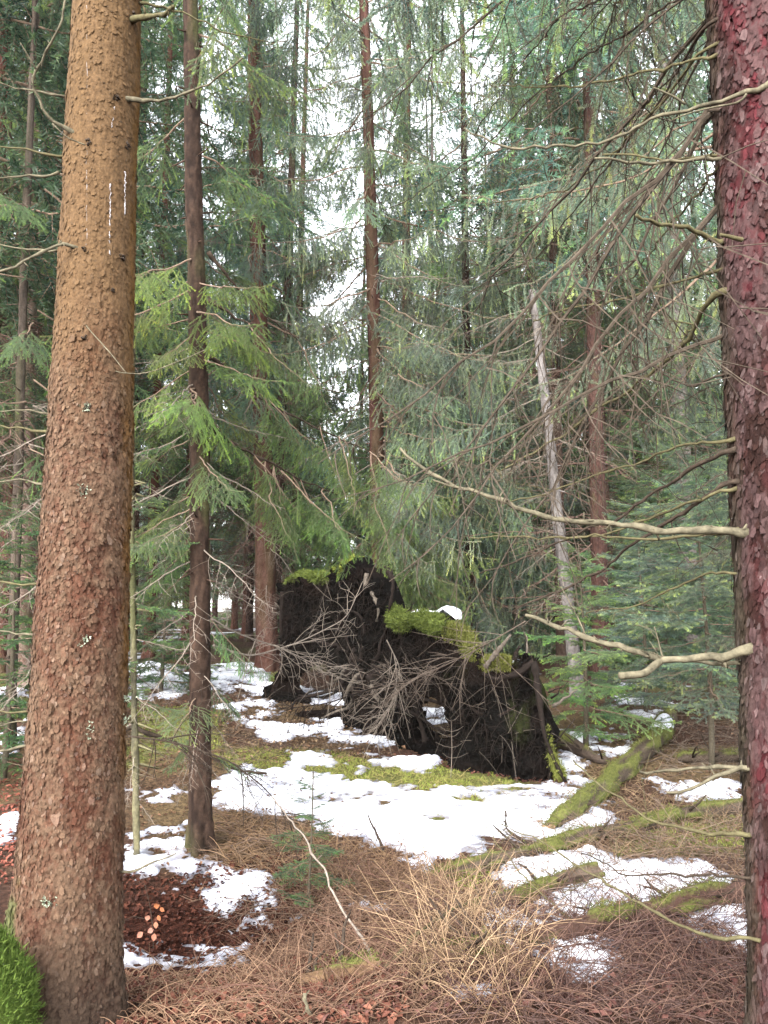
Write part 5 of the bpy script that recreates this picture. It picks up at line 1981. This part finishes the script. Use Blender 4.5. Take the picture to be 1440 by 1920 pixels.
def brush(mb, pts, rng, l=(.2, .7), r=(.0016, .0035), cols=((.05, .026, .022), (.15, .092, .078)), sub=4):
    for p in pts:
        ln = rng.uniform(*l)
        a = rng.uniform(0, 6.28)
        d = unit(np.array([math.cos(a), math.sin(a), rng.uniform(.02, .6)]))
        s_ = np.linspace(0, 1, 7)[:, None]
        q = p + d * ln * s_ + rng.normal(0, .18, 3) * ln * s_ ** 2 + np.array([0, 0, -.3]) * ln * s_ ** 2
        q[:, 2] = np.maximum(q[:, 2], ground_h(q[:, 0], q[:, 1]) + .008)
        c = np.array(cols[0]) + (np.array(cols[1]) - np.array(cols[0])) * rng.random()
        r_ = rng.uniform(*r)
        mb.tube(q, r_ * (1 - .6 * s_[:, 0]), 4, col=c, cap=False)
        for m in range(sub):
            i = rng.integers(1, 6)
            d2 = unit(d + rng.normal(0, .6, 3))
            l2 = ln * rng.uniform(.15, .45)
            mb.tube([q[i], q[i] + d2 * l2 * .5, q[i] + d2 * l2 + rng.normal(0, .02, 3)], [r_ * .6, r_ * .5, r_ * .3], 3, col=c, cap=False)


def blades(mb, pts, rng, l=(.15, .5), w_=(.0016, .0034), cols=((.085, .053, .038), (.25, .17, .12)), lay=1.1, nseg=5, drift=(0, 0)):
    for p in pts:
        ln = rng.uniform(*l)
        a = rng.uniform(0, 6.28)
        d = np.array([math.cos(a) + drift[0], math.sin(a) + drift[1], 0]) * rng.uniform(.3, 1) * lay + np.array([0, 0, rng.uniform(.25, 1.0)])
        d = unit(d)
        s_ = np.linspace(0, 1, nseg)[:, None]
        q = p + d * ln * s_ + np.array([0, 0, -1.0]) * ln * rng.uniform(.2, .75) * s_ ** 2 + rng.normal(0, .12, 3) * ln * s_ ** 2
        g_ = ground_h(q[:, 0], q[:, 1]) + .006
        q[:, 2] = np.maximum(q[:, 2], g_)
        wd = rng.uniform(*w_)
        c = np.array(cols[0]) + (np.array(cols[1]) - np.array(cols[0])) * rng.random()
        mb.tube(q, wd * (1 - .6 * s_[:, 0]), 3, col=c, cap=False)


mb = MB()
brush(mb, area_points([(470, 1930), (480, 1760), (640, 1640), (960, 1660), (1000, 1930)], 230, rng), rng, (.15, .5), (.0016, .0036), cols=((.10, .055, .042), (.24, .155, .12)))
blades(mb, area_points([(520, 1930), (470, 1790), (600, 1640), (820, 1640), (980, 1740), (1010, 1930)], 2300, rng), rng, (.12, .45), (.0011, .0024))
blades(mb, area_points([(940, 1930), (900, 1760), (1130, 1700), (1430, 1680), (1430, 1930)], 1100, rng), rng, (.15, .45), (.0011, .0022), cols=((.085, .05, .042), (.24, .16, .125)), lay=.9)
blades(mb, area_points([(980, 1640), (1100, 1560), (1420, 1540), (1420, 1700), (1000, 1760)], 500, rng), rng, (.15, .5), (.0011, .0022), cols=((.085, .055, .038), (.24, .17, .11)), lay=.8)
blades(mb, area_points([(420, 1480), (800, 1490), (1080, 1490), (1040, 1560), (800, 1590), (480, 1520)], 260, rng), rng, (.05, .22), (.0010, .0018), cols=((.10, .075, .05), (.26, .2, .13)), lay=1.0)
blades(mb, area_points([(760, 1860), (800, 1680), (920, 1690), (1000, 1800), (980, 1930)], 480, rng), rng, (.22, .6), (.0012, .0026), cols=((.22, .155, .095), (.46, .35, .23)), lay=.75)
blades(mb, area_points([(200, 1930), (230, 1830), (520, 1790), (560, 1930)], 800, rng), rng, (.06, .28), cols=((.14, .09, .06), (.36, .25, .17)), lay=1.2)
blades(mb, area_points([(420, 1500), (560, 1560), (900, 1640), (700, 1700), (420, 1620)], 1100, rng), rng, (.08, .3), cols=((.12, .08, .05), (.30, .21, .13)), lay=1.1)
blades(mb, area_points([(420, 1400), (700, 1420), (1000, 1480), (940, 1560), (800, 1500), (430, 1450)], 1200, rng), rng, (.05, .16), (.001, .002), ((.24, .22, .08), (.42, .38, .17)), 1.0, 4)
blades(mb, area_points([(1080, 1420), (1300, 1440), (1420, 1560), (1100, 1620), (1000, 1560)], 900, rng), rng, (.06, .25), cols=((.14, .10, .06), (.32, .25, .16)), lay=1.0)
mb.colr = [c_ * np.array([.62, .56, .52], np.float32) for c_ in mb.colr]
tag(mb.build('dry_grass', M_straw), 'tangle of dry straw-coloured grass in the foreground', kind='stuff')


mb = MB()
brush(mb, area_points([(1030, 1205), (1260, 1205), (1280, 1310), (1060, 1340)], 260, rng), rng, (.25, .9), cols=((.10, .05, .045), (.24, .15, .13)))
brush(mb, area_points([(390, 1290), (560, 1320), (800, 1420), (420, 1440)], 170, rng), rng, (.12, .45), cols=((.05, .035, .026), (.17, .125, .09)))
brush(mb, area_points([(880, 1930), (920, 1740), (1200, 1700), (1440, 1640), (1440, 1930)], 620, rng), rng, (.15, .55))
brush(mb, area_points([(900, 1720), (1000, 1560), (1420, 1520), (1440, 1700)], 260, rng), rng, (.2, .7), cols=((.12, .08, .06), (.30, .22, .16)))
brush(mb, area_points([(420, 1520), (560, 1540), (760, 1640), (700, 1760), (480, 1720), (400, 1600)], 260, rng), rng, (.15, .5), cols=((.10, .065, .05), (.28, .19, .13)))
brush(mb, area_points([(240, 1340), (520, 1360), (520, 1430), (240, 1440)], 120, rng), rng, (.15, .45), cols=((.10, .07, .05), (.26, .18, .12)))
brush(mb, area_points([(1120, 1330), (1440, 1330), (1440, 1480), (1220, 1450)], 260, rng), rng, (.2, .6), cols=((.12, .09, .07), (.28, .21, .16)))
brush(mb, area_points([(-40, 1240), (240, 1230), (500, 1225), (520, 1250), (240, 1340), (-40, 1420)], 200, rng), rng, (.2, .8), cols=((.12, .075, .06), (.28, .19, .15)))
mb.colr = [c_ * .56 for c_ in mb.colr]
tag(mb.build('brushwood', M_straw), 'brown tangle of fallen twigs across the lower right and middle ground', kind='stuff')

mb = MB()
for poly, n in [([(400, 1415), (540, 1395), (700, 1430), (960, 1450), (960, 1485), (700, 1478), (450, 1452)], 2600), ([(250, 1330), (420, 1330), (420, 1400), (250, 1430)], 1200),
                ([(480, 1244), (530, 1244), (545, 1290), (480, 1290)], 700), ([(240, 1250), (310, 1240), (310, 1290), (240, 1290)], 500),
                ([(1150, 1540), (1400, 1520), (1400, 1590), (1150, 1610)], 700), ([(780, 1475), (960, 1495), (940, 1540), (800, 1530)], 700), ([(860, 1640), (960, 1610), (960, 1660), (850, 1680)], 300)]:
    pts = area_points(poly, n, rng)
    pts = pts[snow_mask(pts[:, 0], pts[:, 1]) < .02]
    pts = pts[fbm(pts[:, 0] * 3, pts[:, 1] * 3, 0, 71, 3) > -.15]
    moss_tufts(mb, pts, np.tile([0, 0, 1.0], (len(pts), 1)), rng, .012, .035, .003, ((.10, .125, .02), (.20, .21, .055)), 4)
tag(mb.build('ground_moss', M_moss, None, False), 'green moss and low grass growing between the snow patches', kind='stuff')

# ------------------------------------------------------------------ thin mist in the wood
mb = MB()
hx0, hx1, hy0, hy1, hz0, hz1 = -75, 75, -8, 118, -4, 44
v = [(x_, y_, z_) for z_ in (hz0, hz1) for y_ in (hy0, hy1) for x_ in (hx0, hx1)]
mb.mesh(v, [(0, 2, 3, 1), (4, 5, 7, 6), (0, 1, 5, 4), (2, 6, 7, 3), (0, 4, 6, 2), (1, 3, 7, 5)])
mh, nt, bs, nd, lk = newmat('mist')
nd.remove(bs)
pv = nd.new('ShaderNodeVolumePrincipled')
pv.inputs['Color'].default_value = (.93, .97, 1, 1)
pv.inputs['Density'].default_value = .0002
lk.new(pv.outputs[0], nd['Material Output'].inputs['Volume'])
tag(mb.build('haze', mh, None, False), 'thin pale mist hanging between the trunks', kind='stuff')

for o in BASES:
    if '_base' in o:
        del o['_base']
    kids = list(o.children)
    host = next((c_ for c_ in kids if c_.name.split('.')[0] in ('trunk', 'stem')), None)
    for c_ in kids:                               # what grows on the stem hangs on the stem
        if host and c_.name.split('.')[0] in ('knot', 'resin_streak', 'lichen', 'bark_scales', 'moss', 'branch_stub', 'broken_end', 'snow_patch', 'side_twig'):
            c_.parent = host
print('objects', len(S.objects), 'tris', sum(len(m.loops) - 2 * len(m.polygons) for m in bpy.data.meshes))
